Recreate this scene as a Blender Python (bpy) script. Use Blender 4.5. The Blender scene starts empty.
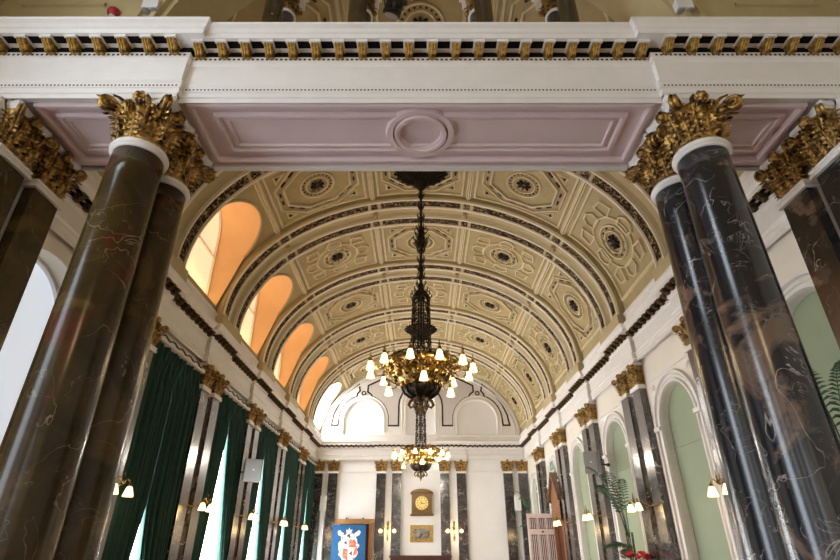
import bpy, bmesh, math, random
from mathutils import Vector, Matrix
from mathutils.geometry import tessellate_polygon
random.seed(7)
PI = math.pi
sc = bpy.context.scene
COL = sc.collection
EYE = 1.6                      # everything is laid out from eye height, then lifted by this

# ------------------------------------------------------------------ mesh builder
class MB:
    def __init__(s): s.v = []; s.f = []; s.m = []; s.s = []
    def add(s, verts, faces, mat=0, smooth=False):
        o = len(s.v); s.v += [tuple(p) for p in verts]
        for f in faces:
            s.f.append(tuple(i + o for i in f)); s.m.append(mat); s.s.append(smooth)
        return s
    def box(s, a, b, mat=0):
        x0, y0, z0 = a; x1, y1, z1 = b
        v = [(x0,y0,z0),(x1,y0,z0),(x1,y1,z0),(x0,y1,z0),(x0,y0,z1),(x1,y0,z1),(x1,y1,z1),(x0,y1,z1)]
        return s.add(v, [(0,3,2,1),(4,5,6,7),(0,1,5,4),(1,2,6,5),(2,3,7,6),(3,0,4,7)], mat)
    def cbox(s, c, d, mat=0):
        return s.box([c[i]-d[i]/2 for i in range(3)], [c[i]+d[i]/2 for i in range(3)], mat)
    def grid(s, rows, mat=0, smooth=True, closed_u=False, closed_v=False):
        n = len(rows); m = len(rows[0]); v = [p for r in rows for p in r]; f = []
        for i in range(n if closed_v else n-1):
            for j in range(m if closed_u else m-1):
                i2 = (i+1) % n; j2 = (j+1) % m
                f.append((i*m+j, i*m+j2, i2*m+j2, i2*m+j))
        return s.add(v, f, mat, smooth)
    def lathe(s, prof, seg=24, c=(0,0,0), mat=0, smooth=True, sx=1, sy=1, caps=True):
        rows = [[(c[0]+r*sx*math.cos(2*PI*k/seg), c[1]+r*sy*math.sin(2*PI*k/seg), c[2]+z) for k in range(seg)] for r, z in prof]
        o = len(s.v); s.grid(rows, mat, smooth, closed_u=True)
        if caps:
            s.f.append(tuple(o+k for k in reversed(range(seg)))); s.m.append(mat); s.s.append(False)
            t = o + (len(prof)-1)*seg
            s.f.append(tuple(t+k for k in range(seg))); s.m.append(mat); s.s.append(False)
        return s
    def tube(s, pts, r, seg=8, mat=0, flat=1.0):
        pts = [Vector(p) for p in pts]; n = len(pts); rows = []
        rr = r if isinstance(r, (list, tuple)) else [r]*n
        up = Vector((0,0,1)); prev = None
        for i, p in enumerate(pts):
            d = (pts[min(i+1,n-1)] - pts[max(i-1,0)])
            d = d.normalized() if d.length > 1e-9 else Vector((0,0,1))
            if prev is None:
                a = d.cross(up); a = a if a.length > 1e-3 else d.cross(Vector((1,0,0)))
            else:
                a = prev - d*prev.dot(d); a = a if a.length > 1e-6 else d.cross(up)
            a.normalize(); b = d.cross(a); prev = a
            rows.append([tuple(p + a*math.cos(2*PI*k/seg)*rr[i]*flat + b*math.sin(2*PI*k/seg)*rr[i]) for k in range(seg)])
        o = len(s.v); s.grid(rows, mat, True, closed_u=True)
        s.f.append(tuple(o+k for k in range(seg))); s.m.append(mat); s.s.append(False)
        t = o+(n-1)*seg
        s.f.append(tuple(t+k for k in reversed(range(seg)))); s.m.append(mat); s.s.append(False)
        return s
    def ball(s, c, r, mat=0, seg=10, rings=7, sz=1.0):
        prof = [(max(1e-4, r*math.sin(PI*i/rings)), -r*sz*math.cos(PI*i/rings)) for i in range(rings+1)]
        return s.lathe(prof, seg, c, mat, True)
    def plate(s, loops, fn, t0, t1, mat=0):
        """flat shape (outer loop then holes) in (u,v), thick from t0 to t1; fn(u,v,t) -> xyz"""
        tri = tessellate_polygon([[Vector((u, v, 0)) for u, v in l] for l in loops])
        flat = [p for l in loops for p in l]; n = len(flat)
        vs = [fn(u, v, t0) for u, v in flat] + [fn(u, v, t1) for u, v in flat]
        fs = [tuple(t) for t in tri] + [tuple(i+n for i in reversed(t)) for t in tri]
        o = 0
        for l in loops:
            k = len(l)
            fs += [(o+i, o+(i+1) % k, o+(i+1) % k+n, o+i+n) for i in range(k)]
            o += k
        return s.add(vs, fs, mat)
    def sweep(s, path, prof, mats=None, smooth=False):
        """profile (p,z) carried along plan path; p goes to the right of travel; mitred"""
        P = [Vector((x, y)) for x, y in path]; n = len(P); rows = []
        for i in range(n):
            ns = []
            if i > 0: d = (P[i]-P[i-1]).normalized(); ns.append(Vector((d.y, -d.x)))
            if i < n-1: d = (P[i+1]-P[i]).normalized(); ns.append(Vector((d.y, -d.x)))
            m = ns[0] if len(ns) == 1 else (ns[0]+ns[1])/(1+ns[0].dot(ns[1]))
            rows.append([(P[i].x+m.x*p, P[i].y+m.y*p, z) for p, z in prof])
        for j in range(len(prof)-1):
            s.grid([[r[j], r[j+1]] for r in rows], (mats[j] if mats else 0), smooth)
        return s
    def mesh(s, name, mats):
        me = bpy.data.meshes.new(name); me.from_pydata(s.v, [], s.f); 
        for m in (mats if isinstance(mats, (list, tuple)) else [mats]): me.materials.append(m)
        me.polygons.foreach_set('material_index', s.m); me.polygons.foreach_set('use_smooth', s.s)
        bm = bmesh.new(); bm.from_mesh(me); bmesh.ops.recalc_face_normals(bm, faces=bm.faces); bm.to_mesh(me); bm.free()
        me.update(); return me
    def build(s, name, mats, parent=None, loc=(0,0,0), rz=0):
        return link(name, s.mesh(name, mats), parent, loc, rz)

def link(name, me, parent=None, loc=(0,0,0), rz=0):
    o = bpy.data.objects.new(name, me); COL.objects.link(o)
    o.parent = parent; o.location = loc; o.rotation_euler = (0, 0, rz); return o
def tag(o, label, cat, group=None):
    o['label'] = label; o['category'] = cat
    if group: o['group'] = group
    return o
def thing(name, label, cat, loc=(0,0,0), rz=0, group=None):
    o = bpy.data.objects.new(name, None); o.empty_display_size = .1; COL.objects.link(o)
    o.location = loc; o.rotation_euler = (0, 0, rz); return tag(o, label, cat, group)
def struct(o): o['kind'] = 'structure'; return o
def dup(root, loc, rz=None, label=None, group=None):
    r = root.copy(); COL.objects.link(r); r.location = loc
    if rz is not None: r.rotation_euler = (0, 0, rz)
    if label: r['label'] = label
    if group: r['group'] = group
    for ch in list(root.children):
        c = ch.copy(); COL.objects.link(c); c.parent = r
        for g in list(ch.children):
            d = g.copy(); COL.objects.link(d); d.parent = c
    return r

# ------------------------------------------------------------------ materials
def new_mat(name):
    m = bpy.data.materials.new(name); m.use_nodes = True
    nt = m.node_tree; return m, nt, nt.nodes['Principled BSDF']
def N(nt, typ, **kw):
    n = nt.nodes.new(typ)
    for k, v in kw.items(): setattr(n, k, v)
    return n
def ramp(nt, fac, stops, interp='LINEAR'):
    r = N(nt, 'ShaderNodeValToRGB'); cr = r.color_ramp; cr.interpolation = interp
    while len(cr.elements) < len(stops): cr.elements.new(.5)
    for e, (p, c) in zip(cr.elements, stops): e.position = p; e.color = (*c, 1)
    nt.links.new(fac, r.inputs[0]); return r.outputs[0]
def coords(nt, rnd=False):
    tc = N(nt, 'ShaderNodeTexCoord')
    if not rnd: return tc.outputs['Object']
    oi = N(nt, 'ShaderNodeObjectInfo'); ma = N(nt, 'ShaderNodeVectorMath', operation='ADD')
    mu = N(nt, 'ShaderNodeMath', operation='MULTIPLY'); mu.inputs[1].default_value = 37
    nt.links.new(oi.outputs['Random'], mu.inputs[0])
    nt.links.new(tc.outputs['Object'], ma.inputs[0]); nt.links.new(mu.outputs[0], ma.inputs[1])
    return ma.outputs[0]
def noise(nt, co, scale, detail=4, rough=.55, dist=0.):
    n = N(nt, 'ShaderNodeTexNoise'); n.inputs['Scale'].default_value = scale; n.inputs['Detail'].default_value = detail
    n.inputs['Roughness'].default_value = rough; n.inputs['Distortion'].default_value = dist
    nt.links.new(co, n.inputs['Vector']); return n.outputs[0]
def bump(nt, b, h, strength=.3, dist=.01):
    n = N(nt, 'ShaderNodeBump'); n.inputs['Strength'].default_value = strength; n.inputs['Distance'].default_value = dist
    nt.links.new(h, n.inputs['Height']); nt.links.new(n.outputs[0], b.inputs['Normal'])
def paint(name, col, rough=.55, var=.06, metal=0., scale=6., coat=0., bmp=0.):
    m, nt, b = new_mat(name); co = coords(nt); n = noise(nt, co, scale)
    lo = tuple(c*(1-var) for c in col); hi = tuple(min(1, c*(1+var)) for c in col)
    nt.links.new(ramp(nt, n, [(.3, lo), (.7, hi)]), b.inputs['Base Color'])
    b.inputs['Roughness'].default_value = rough; b.inputs['Metallic'].default_value = metal
    b.inputs['Coat Weight'].default_value = coat
    if bmp: bump(nt, b, noise(nt, co, scale*8), bmp)
    return m
def emit(name, col, strength, base=None):
    m, nt, b = new_mat(name); b.inputs['Base Color'].default_value = (*(base or col), 1)
    b.inputs['Emission Color'].default_value = (*col, 1); b.inputs['Emission Strength'].default_value = strength
    return m
def marble(name, base, patch, red, vein, rough=.16, scale=1.0, pk=.56, veins=.007, rk=.60, spec=.4):
    m, nt, b = new_mat(name); co = coords(nt, True)
    def mix(f, a, c, typ='MIX'):
        x = N(nt, 'ShaderNodeMixRGB', blend_type=typ)
        if f is None: x.inputs[0].default_value = 1
        else: nt.links.new(f, x.inputs[0])
        nt.links.new(a, x.inputs[1])
        if isinstance(c, tuple): x.inputs[2].default_value = (*c, 1)
        else: nt.links.new(c, x.inputs[2])
        return x.outputs[0]
    BW = lambda e, w: [(e-w, (0,0,0)), (e+w, (1,1,1))]
    c = ramp(nt, noise(nt, co, 2.2*scale, 8, .65, .8), [(.30, tuple(q*.6 for q in base)), (.50, base), (.75, tuple(q*1.9 for q in base))])
    c = mix(ramp(nt, noise(nt, co, 1.1*scale, 9, .62, 1.0), BW(pk, .035)), c, patch)
    c = mix(ramp(nt, noise(nt, co, 1.6*scale, 8, .6, 1.6), BW(rk, .03)), c, red)
    def vn(sc_, w, dist, msc, me):
        v = ramp(nt, noise(nt, co, sc_*scale, 4, .5, dist), [(.5-w, (0,0,0)), (.5, (1,1,1)), (.5+w, (0,0,0))])
        return mix(None, v, ramp(nt, noise(nt, co, msc*scale, 2), BW(me, .06)), 'MULTIPLY')
    c = mix(vn(1.3, veins, 1.2, 1.4, .53), c, vein)
    c = mix(vn(3.2, veins*1.3, .8, 2.1, .56), c, tuple(q*.6 for q in vein))
    nt.links.new(c, b.inputs['Base Color']); b.inputs['Roughness'].default_value = rough
    b.inputs['Specular IOR Level'].default_value = spec
    return m
def two_tone(name, a, b_, scale, edge=.5, width=.04, rough=.5, metal=0., bmp=.5, dist=.6):
    m, nt, b = new_mat(name); co = coords(nt); n = noise(nt, co, scale, 3, .5, dist)
    nt.links.new(ramp(nt, n, [(edge-width, a), (edge+width, b_)]), b.inputs['Base Color'])
    b.inputs['Roughness'].default_value = rough; b.inputs['Metallic'].default_value = metal
    bump(nt, b, n, bmp, .02); return m

M = {}
M['white'] = paint('white_plaster', (.80,.78,.75), .5, .03)
M['wall'] = paint('wall_paint', (.82,.77,.67), .55, .03, scale=2)
M['cream'] = paint('cream_plaster', (.47,.385,.205), .5, .05)
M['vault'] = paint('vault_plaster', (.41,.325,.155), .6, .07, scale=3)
M['relief'] = paint('lit_relief_plaster', (.68,.585,.37), .55, .05)  # paler than the vault ground: lit relief edges put into the colour
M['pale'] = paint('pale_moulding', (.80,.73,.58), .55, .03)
M['ochre'] = paint('ochre_field', (.40,.31,.14), .6, .08)
M['pink'] = paint('pink_plaster', (.76,.635,.645), .55, .04, scale=3)
M['green'] = paint('green_paint', (.28,.34,.22), .6, .03, scale=2)
M['gold'] = two_tone('gilding', (.040,.018,.006), (.55,.345,.11), 15, .47, .14, .36, .8, .7)
M['goldb'] = two_tone('bright_gilding', (.26,.15,.04), (.58,.40,.14), 14, .42, .14, .32, .8, .3)
M['gold2'] = two_tone('bracket_gilding', (.10,.05,.012), (.58,.36,.09), 22, .45, .12, .4, .7, .4)
M['bronze'] = two_tone('bronze_paint', (.030,.017,.007), (.22,.14,.06), 16, .5, .14, .5, .4, .4)
M['brass'] = two_tone('brass', (.06,.032,.008), (.56,.38,.13), 18, .52, .14, .3, .9, .5)
M['iron'] = two_tone('dark_iron', (.012,.009,.007), (.06,.04,.025), 20, .5, .2, .4, .7, .6)
M['ornament'] = two_tone('scroll_ornament', (.024,.012,.007), (.44,.33,.17), 17, .57, .03, .85, .0, .9, 1.4)
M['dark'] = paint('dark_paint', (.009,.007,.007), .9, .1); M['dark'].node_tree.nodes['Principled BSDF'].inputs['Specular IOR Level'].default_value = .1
M['line'] = paint('dark_moulding', (.045,.032,.03), .5, .1)
M['mblL'] = marble('warm_lit_brown_marble', (.042,.027,.008), (.095,.058,.017), (.085,.022,.011), (.28,.20,.10), .2, 1.0, .54, .004, .63, .35)  # warm light on the left columns is painted into this browner marble
M['mblR'] = marble('black_marble', (.009,.010,.014), (.15,.10,.072), (.06,.05,.05), (.36,.33,.31), .2, 1.5, .60, .007, .62, .75)
M['mblP'] = marble('grey_marble', (.022,.019,.020), (.055,.046,.044), (.085,.065,.058), (.50,.46,.42), .2, 1.6, .57, .010, .61, .9)
M['mblP'].node_tree.nodes['Principled BSDF'].inputs['Coat Weight'].default_value = .7; M['mblP'].node_tree.nodes['Principled BSDF'].inputs['Coat Roughness'].default_value = .17
M['curtain'] = paint('green_velvet', (.002,.042,.031), .75, .25, scale=9, bmp=.15)
M['wood'] = paint('oak_wood', (.24,.105,.04), .4, .25, scale=11)
M['floor'] = paint('floor_boards', (.24,.13,.07), .35, .2, scale=5)
M['darkwood'] = paint('mahogany', (.07,.022,.015), .35, .3, scale=9)
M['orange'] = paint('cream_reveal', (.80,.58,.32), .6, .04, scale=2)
M['glassO'] = emit('amber_blind', (1.0,.70,.46), .72)
M['glassW'] = emit('bright_window', (.94,.97,1.0), 26.0)
M['glassS'] = emit('daylit_blind', (.80,.88,1.0), .52)
M['glassB'] = emit('tall_window', (.90,.95,1.0), 1.6)
M['glassT'] = emit('tall_rear_window', (.86,.92,1.0), 2.5)
M['glassN'] = emit('near_side_window', (.78,.88,1.0), 6.6)
M['glassR'] = emit('rear_window', (1.0,.93,.82), 1.0)
M['glassE'] = emit('clear_lunette', (.97,.98,1.0), 14.0)
M['shade'] = emit('lit_glass_shade', (1.0,.76,.36), 3.0)
M['shade2'] = emit('lit_wall_shade', (1.0,.72,.30), 3.5)
M['box'] = paint('speaker_grey', (.30,.30,.30), .5, .05)
M['boxw'] = paint('speaker_white', (.86,.87,.86), .5, .04)
M['plastic'] = paint('white_plastic', (.75,.75,.75), .4, .03)
M['black'] = paint('black_metal', (.012,.012,.014), .35, .1)
M['red'] = paint('red_plastic', (.38,.02,.03), .35, .1)
M['blue'] = paint('blue_cloth', (.007,.095,.25), .7, .12, scale=2)
M['crestw'] = two_tone('crest_silver', (.34,.38,.48), (.86,.86,.88), 13, .42, .08, .6, 0, .1)
M['crestr'] = two_tone('crest_red', (.80,.50,.40), (.66,.13,.06), 16, .42, .06, .6, 0, .1)
M['crestk'] = paint('crest_dark', (.05,.05,.07), .6, .1)
M['leaf'] = paint('palm_leaf', (.025,.085,.035), .5, .3, scale=20)
M['stem'] = paint('palm_stem', (.05,.045,.02), .6, .3, scale=20)
M['flower'] = paint('red_flower', (.62,.02,.05), .6, .25, scale=40)
M['doorw'] = paint('pale_pink_wood', (.90,.78,.76), .45, .06)
M['doorp'] = two_tone('dark_slats', (.05,.025,.045), (.16,.11,.16), 12, .5, .1, .45, 0, .2)
M['exit'] = emit('exit_green', (.02,.20,.09), .25)
M['canvas'] = two_tone('landscape_canvas', (.06,.05,.04), (.40,.38,.33), 5, .5, .15, .6, 0, .05)

for k in ('ornament', 'line'): M[k].node_tree.nodes['Principled BSDF'].inputs['Specular IOR Level'].default_value = .08
# ------------------------------------------------------------------ dimensions (relative to eye height)
FL = -1.6
WX = 4.75; YE = 24.2; YB = -9.0
RING = 3.10; CAP = 3.60; CTOP = 4.38
RC = [7.9 + 3.3*k for k in range(5)]          # vault ribs / pilaster pairs
BC = [5.8] + [9.55 + 3.3*k for k in range(4)] + [22.98]
BH = [1.45] + [1.03]*4 + [1.2]
VA, VZ, VH = 4.6, 4.7, 3.34
RA, RH = 4.45, 3.22
def arch_loop(c, hw, z0, zs, rise=None, n=20):
    """arched opening outline: sill z0, springing zs"""
    r = hw if rise is None else rise
    return [(c-hw, z0), (c+hw, z0)] + [(c+hw*math.cos(PI*i/n), zs+r*math.sin(PI*i/n)) for i in range(n+1)]
def rect(a, b, c, d): return [(a, c), (b, c), (b, d), (a, d)]

def light(name, typ, loc, energy, col, size=.1, rot=None, **kw):
    d = bpy.data.lights.new(name, typ); d.energy = energy; d.color = col
    if typ == 'POINT': d.shadow_soft_size = size
    if typ == 'AREA':
        d.shape = 'RECTANGLE'; d.size, d.size_y = size
    o = bpy.data.objects.new(name, d); COL.objects.link(o); o.location = loc
    if rot: o.rotation_euler = rot
    return o
# ------------------------------------------------------------------ shell
mb = MB(); mb.box((-6, YB-.4, FL-.2), (6, YE+.5, FL)); struct(mb.build('floor', M['floor']))
# vault surface, bay by bay, with the lit openings cut into its left haunch
NV = 56
def vpt(phi, y, off=0.):
    c, s_ = math.cos(phi), math.sin(phi)
    nx, nz = c/VA, s_/VH; l = math.hypot(nx, nz)
    return (VA*c - off*nx/l, y, VZ + VH*s_ - off*nz/l)
LUN_HW, LUN_S, LUN_SP, LUN_R = .96, 4.86, 6.12, .64
lun = [(.75, .96)] + [(BC[k], .96) for k in range(1, 5)] + [(22.95, .95)]
AMB = (1, 2, 3, 4)
def lun_top(y, c, hw):
    d = max(0, 1-((y-c)/hw)**2); return LUN_SP + LUN_R*math.sqrt(d)
mb = MB()
ys = [YB, YE+.1]; cuts = []
def strip(y0, y1, start0, start1):
    rows = []
    for y, st in ((y0, start0), (y1, start1)):
        a1 = PI - math.asin(min(1, max(0, (st-VZ)/VH)))
        rows.append([vpt(a1*i/NV, y) for i in range(NV+1)])
    mb.grid(rows)
edges = [YB]
for c, hw in lun: edges += [c-hw, c+hw]
edges.append(YE+.1)
for i in range(0, len(edges), 2): strip(edges[i], edges[i+1], VZ, VZ)
for c, hw in lun:
    n = 24
    yy = [c - hw*math.cos(PI*i/n) for i in range(n+1)]
    for a, b in zip(yy, yy[1:]): strip(a, b, lun_top(a, c, hw), lun_top(b, c, hw))
    for a, b in ((c-hw, c+hw),):            # apron below the sill
        a0 = PI - math.asin((LUN_S-VZ)/VH)
        mb.grid([[vpt(a0+(PI-a0)*i/4, y) for i in range(5)] for y in (a, b)])
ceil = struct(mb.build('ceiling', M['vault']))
# arc-length map of the vault
tab = [(0, PI/2)]
for i in range(1, 801):
    p = PI/2*(1-i/800); q = vpt(p, 0); o = vpt(tab[-1][1], 0)
    tab.append((tab[-1][0]+math.hypot(q[0]-o[0], q[2]-o[2]), p))
def vs(s, y, off=0.):
    a = abs(s); lo, hi = 0, 800
    while hi-lo > 1:
        m_ = (lo+hi)//2
        if tab[m_][0] < a: lo = m_
        else: hi = m_
    t = (a-tab[lo][0])/(tab[hi][0]-tab[lo][0]); p = tab[lo][1]+(tab[hi][1]-tab[lo][1])*t
    return vpt(p if s >= 0 else PI-p, y, off)
def dens(loop, d=.16, closed=True):
    out = []; n = len(loop)
    for i in range(n if closed else n-1):
        a, b = loop[i], loop[(i+1) % n]; k = max(1, int(math.hypot(b[0]-a[0], b[1]-a[1])/d))
        out += [(a[0]+(b[0]-a[0])*j/k, a[1]+(b[1]-a[1])*j/k) for j in range(k)]
    if not closed: out.append(loop[-1])
    return out
def relief(mb, loop, w, h, mat=0, fn=vs, closed=True, d=.16, h0=0.):
    L = dens(loop, d, closed); n = len(L); rows = []
    for i in range(n):
        a = L[i-1] if (closed or i > 0) else L[0]; c = L[(i+1) % n] if (closed or i < n-1) else L[-1]
        p = L[i]; v1 = Vector((p[0]-a[0], p[1]-a[1])); v2 = Vector((c[0]-p[0], c[1]-p[1]))
        if v1.length < 1e-9: v1 = v2
        if v2.length < 1e-9: v2 = v1
        v1.normalize(); v2.normalize(); n1 = Vector((-v1.y, v1.x)); n2 = Vector((-v2.y, v2.x))
        m = (n1+n2)/max(.35, 1+n1.dot(n2))
        rows.append([fn(p[0]+m.x*w*k, p[1]+m.y*w*k, hh) for k, hh in ((-.5, h0), (-.32, h), (.32, h), (.5, h0))])
    mb.grid(rows, mat, False, closed_v=closed)
def ngon(cx, cy, rx, ry, n, ph=0): return [(cx+rx*math.cos(2*PI*(i+ph)/n), cy+ry*math.sin(2*PI*(i+ph)/n)) for i in range(n)]
def fan(mb, loop, c, off, mat, fn=vs):
    L = dens(loop, .2); n = len(L); 
    ring1 = [fn(c[0]+(p[0]-c[0])*.5, c[1]+(p[1]-c[1])*.5, off) for p in L]; ring2 = [fn(p[0], p[1], off) for p in L]
    v = [fn(c[0], c[1], off)] + ring1 + ring2
    f = [(0, 1+i, 1+(i+1) % n) for i in range(n)] + [(1+i, 1+n+i, 1+n+(i+1) % n, 1+(i+1) % n) for i in range(n)]
    mb.add(v, f, mat)
COFM = [M['relief'], M['ochre'], M['line'], M['vault']]
def coffer(s0, y0, hs, hy, kind):
    mb = MB()
    relief(mb, [(s0-hs, y0-hy), (s0+hs, y0-hy), (s0+hs, y0+hy), (s0-hs, y0+hy)], .07, .045)
    if kind == 'O':
        k = .42
        def octa(q): 
            a, b = hs*q, hy*q
            return [(s0-a*k, y0-b), (s0+a*k, y0-b), (s0+a, y0-b*k), (s0+a, y0+b*k), (s0+a*k, y0+b), (s0-a*k, y0+b), (s0-a, y0+b*k), (s0-a, y0-b*k)]
        relief(mb, octa(.88), .05, .05); relief(mb, octa(.70), .06, .065); fan(mb, octa(.66), (s0, y0), .012, 1)
        L = octa(.79)
        for i in range(8):
            a, b = L[i], L[(i+1) % 8]
            for t in (.28, .72):
                p = (a[0]+(b[0]-a[0])*t, a[1]+(b[1]-a[1])*t); d = Vector((b[0]-a[0], b[1]-a[1])).normalized()*.075
                relief(mb, [(p[0]-d.x, p[1]-d.y), (p[0]+d.x, p[1]+d.y)], .05, .025, 2, closed=False)
        for sx in (-1, 1):
            for sy in (-1, 1):
                p = (s0+sx*hs*.80, y0+sy*hy*.80)
                relief(mb, [p, (p[0]-sx*hs*.22, p[1]), (p[0], p[1]-sy*hy*.22)], .04, .03)
                relief(mb, [(p[0]-sx*.07, p[1]-sy*.03), (p[0]-sx*.03, p[1]-sy*.07)], .07, .03, 2, closed=False)
    else:
        for i in range(8):
            a = 2*PI*(i+.0)/8; rr = .80 if i % 2 == 0 else .98
            cx, cy = s0+math.cos(a)*hs*rr*.9, y0+math.sin(a)*hy*rr*.9
            ex, ey = Vector((math.cos(a)*hs, math.sin(a)*hy)).normalized(), Vector((-math.sin(a)*hs, math.cos(a)*hy)).normalized()
            if i % 2 == 0: sh = [(-.17, -.17), (.02, -.20), (.14, -.08), (.14, .08), (.02, .20), (-.17, .17)]
            else: sh = [(-.24, -.04), (-.02, -.22), (.13, 0), (-.02, .22), (-.24, .04)]
            pts = [(cx+ex.x*u+ey.x*v, cy+ex.y*u+ey.y*v) for u, v in sh]
            relief(mb, pts, .055, .05); fan(mb, [(cx+(p[0]-cx)*.75, cy+(p[1]-cy)*.75) for p in pts], (cx, cy), .012, 3)
        relief(mb, ngon(s0, y0, .60, .60, 40), .05, .045, d=.2)
    R = .40
    relief(mb, ngon(s0, y0, R, R, 32), .05, .05, d=.2); relief(mb, ngon(s0, y0, R*.66, R*.66, 28), .04, .05, d=.2)
    for i in range(20):
        a = 2*PI*i/20; c_, s_ = math.cos(a), math.sin(a)
        relief(mb, [(s0+R*.78*c_, y0+R*.78*s_), (s0+R*.88*c_, y0+R*.88*s_)], .04, .03, 2 if kind == 'O' or i % 2 else 0, closed=False)
    o = mb.build('coffer', COFM, ceil)
    rb = MB()
    for i in range(8):
        a = 2*PI*i/8; c_, s_ = math.cos(a), math.sin(a)
        relief(rb, [(s0+.05*c_, y0+.05*s_), (s0+.17*c_, y0+.17*s_)], .042, .07, 0, closed=False, d=.05)
    fan(rb, ngon(s0, y0, .05, .05, 10), (s0, y0), .09, 0)
    rb.build('rosette', M['line'], o)
SD = 1.22, 3.74          # dividing mouldings, arc distance from the crown
kinds = {0: 'OOS', 1: 'OOS', 2: 'OSO', 3: 'SOS', 4: 'SSO', 5: 'OOS'}
mb = MB()
for k in range(6):
    y0, hy = BC[k], BH[k]
    for c, (s0, hs) in enumerate(((0, 1.06), (2.48, 1.10), (4.93, 1.02))):
        for sg in ((0,) if c == 0 else (1, -1)):
            if c == 2 and sg < 0: continue
            coffer(s0*(sg or 1), y0, hs, hy-.10, kinds[k][c])
    for sd in SD:
        for sg in (1, -1):
            for du, w, h in ((-.045, .05, .05), (.045, .05, .05), (0, .05, .09)):
                relief(mb, [(sg*(sd+du), y0-hy), (sg*(sd+du), y0+hy)], w, h, 0, closed=False, d=.6)
mb.build('dividing_moulding', M['relief'], ceil)

# transverse arches
def arch_path(a, h, off, n=64):
    pts = [(a, CTOP-VZ, 1, 0)]
    for i in range(n+1):
        p = PI*i/n; c, s_ = math.cos(p), math.sin(p); nx, nz = c/a, s_/h; l = math.hypot(nx, nz)
        pts.append((a*c, h*s_, nx/l, nz/l))
    pts.append((-a, CTOP-VZ, -1, 0))
    return [(x+nx*off, z+nz*off+VZ) for x, z, nx, nz in pts]
ORD = ['nearest', 'second', 'third', 'fourth', 'farthest']
for k, yc in enumerate(RC):
    t = thing('vault_arch', ORD[k]+' plaster vault arch beyond the big columns, with two dark scroll bands', 'arch', (0, yc, CTOP), 0, 'transverse arches of the barrel vault')
    sec = [(-.62, -.16), (-.62, -.02), (-.585, .0), (-.575, .028), (-.53, .028), (-.51, .0), (-.26, .0), (-.24, .028), (-.195, .028), (-.18, -.03), (-.10, -.075), (.10, -.075), (.18, -.03),
           (.195, .028), (.24, .028), (.26, .0), (.51, .0), (.53, .028), (.575, .028), (.585, .0), (.62, -.02), (.62, -.16)]
    mb = MB(); cols = [[(x, dy, z-CTOP) for x, z in arch_path(RA, RH, -h)] for dy, h in sec]
    for j in range(len(cols)-1): mb.grid([cols[j], cols[j+1]], 1 if max(sec[j][1], sec[j+1][1]) > .02 else 0, False)
    ap = arch_path(RA, RH, 0)
    def at_s(s):                         # arch path angle for a crown distance
        return PI/2 - math.copysign(1, s)*abs(s)/abs(6.1)*PI/2
    for sd in SD:
        for sg in (1, -1):
            p = None
            q = vs(sg*sd, 0); ang = math.atan2((q[2]-VZ)/RH, q[0]/RA)
            x, z = RA*math.cos(ang), VZ+RH*math.sin(ang)
            mb.cbox((x, 0, z-CTOP), (.11, .16, .11)); mb.ball((x, 0, z-CTOP-.06), .06)
    for sg in (1, -1): mb.box((sg*RA-.06 if sg > 0 else -RA-.3, -.66, 0), (RA+.3 if sg > 0 else -RA+.06, .66, .30))
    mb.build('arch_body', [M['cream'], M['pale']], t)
    cutang = []
    for sd in SD:
        q = vs(sd, 0); ang = math.atan2((q[2]-VZ)/RH, q[0]/RA); cutang += [ang, PI-ang]
    cutang.sort()
    for b0, b1 in ((-.505, -.265), (.265, .505)):
        bb = MB(); n = 160
        for i in range(n):
            p0, p1 = .03+(PI-.06)*i/n, .03+(PI-.06)*(i+1)/n; pm = (p0+p1)/2
            w = [abs(pm-a) for a in cutang]; mw = min(w)
            if .024 < mw < .042: continue
            rows = []
            for p in (p0, p1):
                c, s_ = math.cos(p), math.sin(p); nx, nz = c/RA, s_/RH; l = math.hypot(nx, nz)
                rows.append([(RA*c-nx/l*h, y, VZ+RH*s_-nz/l*h-CTOP) for y, h in ((b0, .0), (b0+.015, .012), (b1-.015, .012), (b1, .0))])
            bb.grid(rows, 0, False)
        bb.build('ornament_band', M['ornament'], t)

# ------------------------------------------------------------------ walls
fL = lambda u, v, t: (-WX-t, u, v)
fR = lambda u, v, t: (WX+t, u, v)
fE = lambda u, v, t: (u, YE+t, v)
rearwin = (-6.6, -2.6, .75)
mb = MB()
holes = [arch_loop(y, .95, -1.0, 2.9) for y in rearwin] + [arch_loop(5.8, .85, -1.0, 2.55)]
holes += [rect(c-.75, c+.75, -1.45, 2.95) for c in BC[1:5]] + [rect(22.9-.6, 22.9+.6, -1.45, 2.95)]
lunv = [[(c-hw, LUN_S), (c+hw, LUN_S)] + [(c+hw*math.cos(PI*i/20), LUN_SP+LUN_R*math.sin(PI*i/20)) for i in range(21)] for c, hw in lun]
lunh = [[(y, LUN_S+(z-LUN_S)*1.45) for y, z in l] for l in lunv]
mb.plate([rect(YB-.4, YE+.4, FL, 8.6)] + holes + lunh, fL, 0, .35)
wl = struct(mb.build('wall_left', M['wall']))
mb = MB()
nich = [(5.8, .74)] + [(c, .70) for c in BC[1:5]] + [(22.85, .55)]
mb.plate([rect(YB-.4, YE+.4, FL, 8.6)] + [arch_loop(c, hw, -1.2, 2.12) for c, hw in nich], fR, 0, .35)
struct(mb.build('wall_right', M['wall']))
mb = MB(); mb.box((-WX-.35, YE+.001, FL), (WX+.35, YE+.35, 8.6)); struct(mb.build('wall_end', paint('brightened_end_wall', (.87,.87,.86), .55, .02, scale=2)))  # whiter than the side walls: stronger far-end light put into the colour
mb = MB()
mb.plate([rect(-WX, WX, FL, 8.6)] + [arch_loop(-2.6, .9, -.7, 2.4), arch_loop(0, .9, -.7, 2.4), arch_loop(2.6, .9, -.7, 2.4)], lambda u, v, t: (u, YB-t, v), 0, .35)
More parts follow.
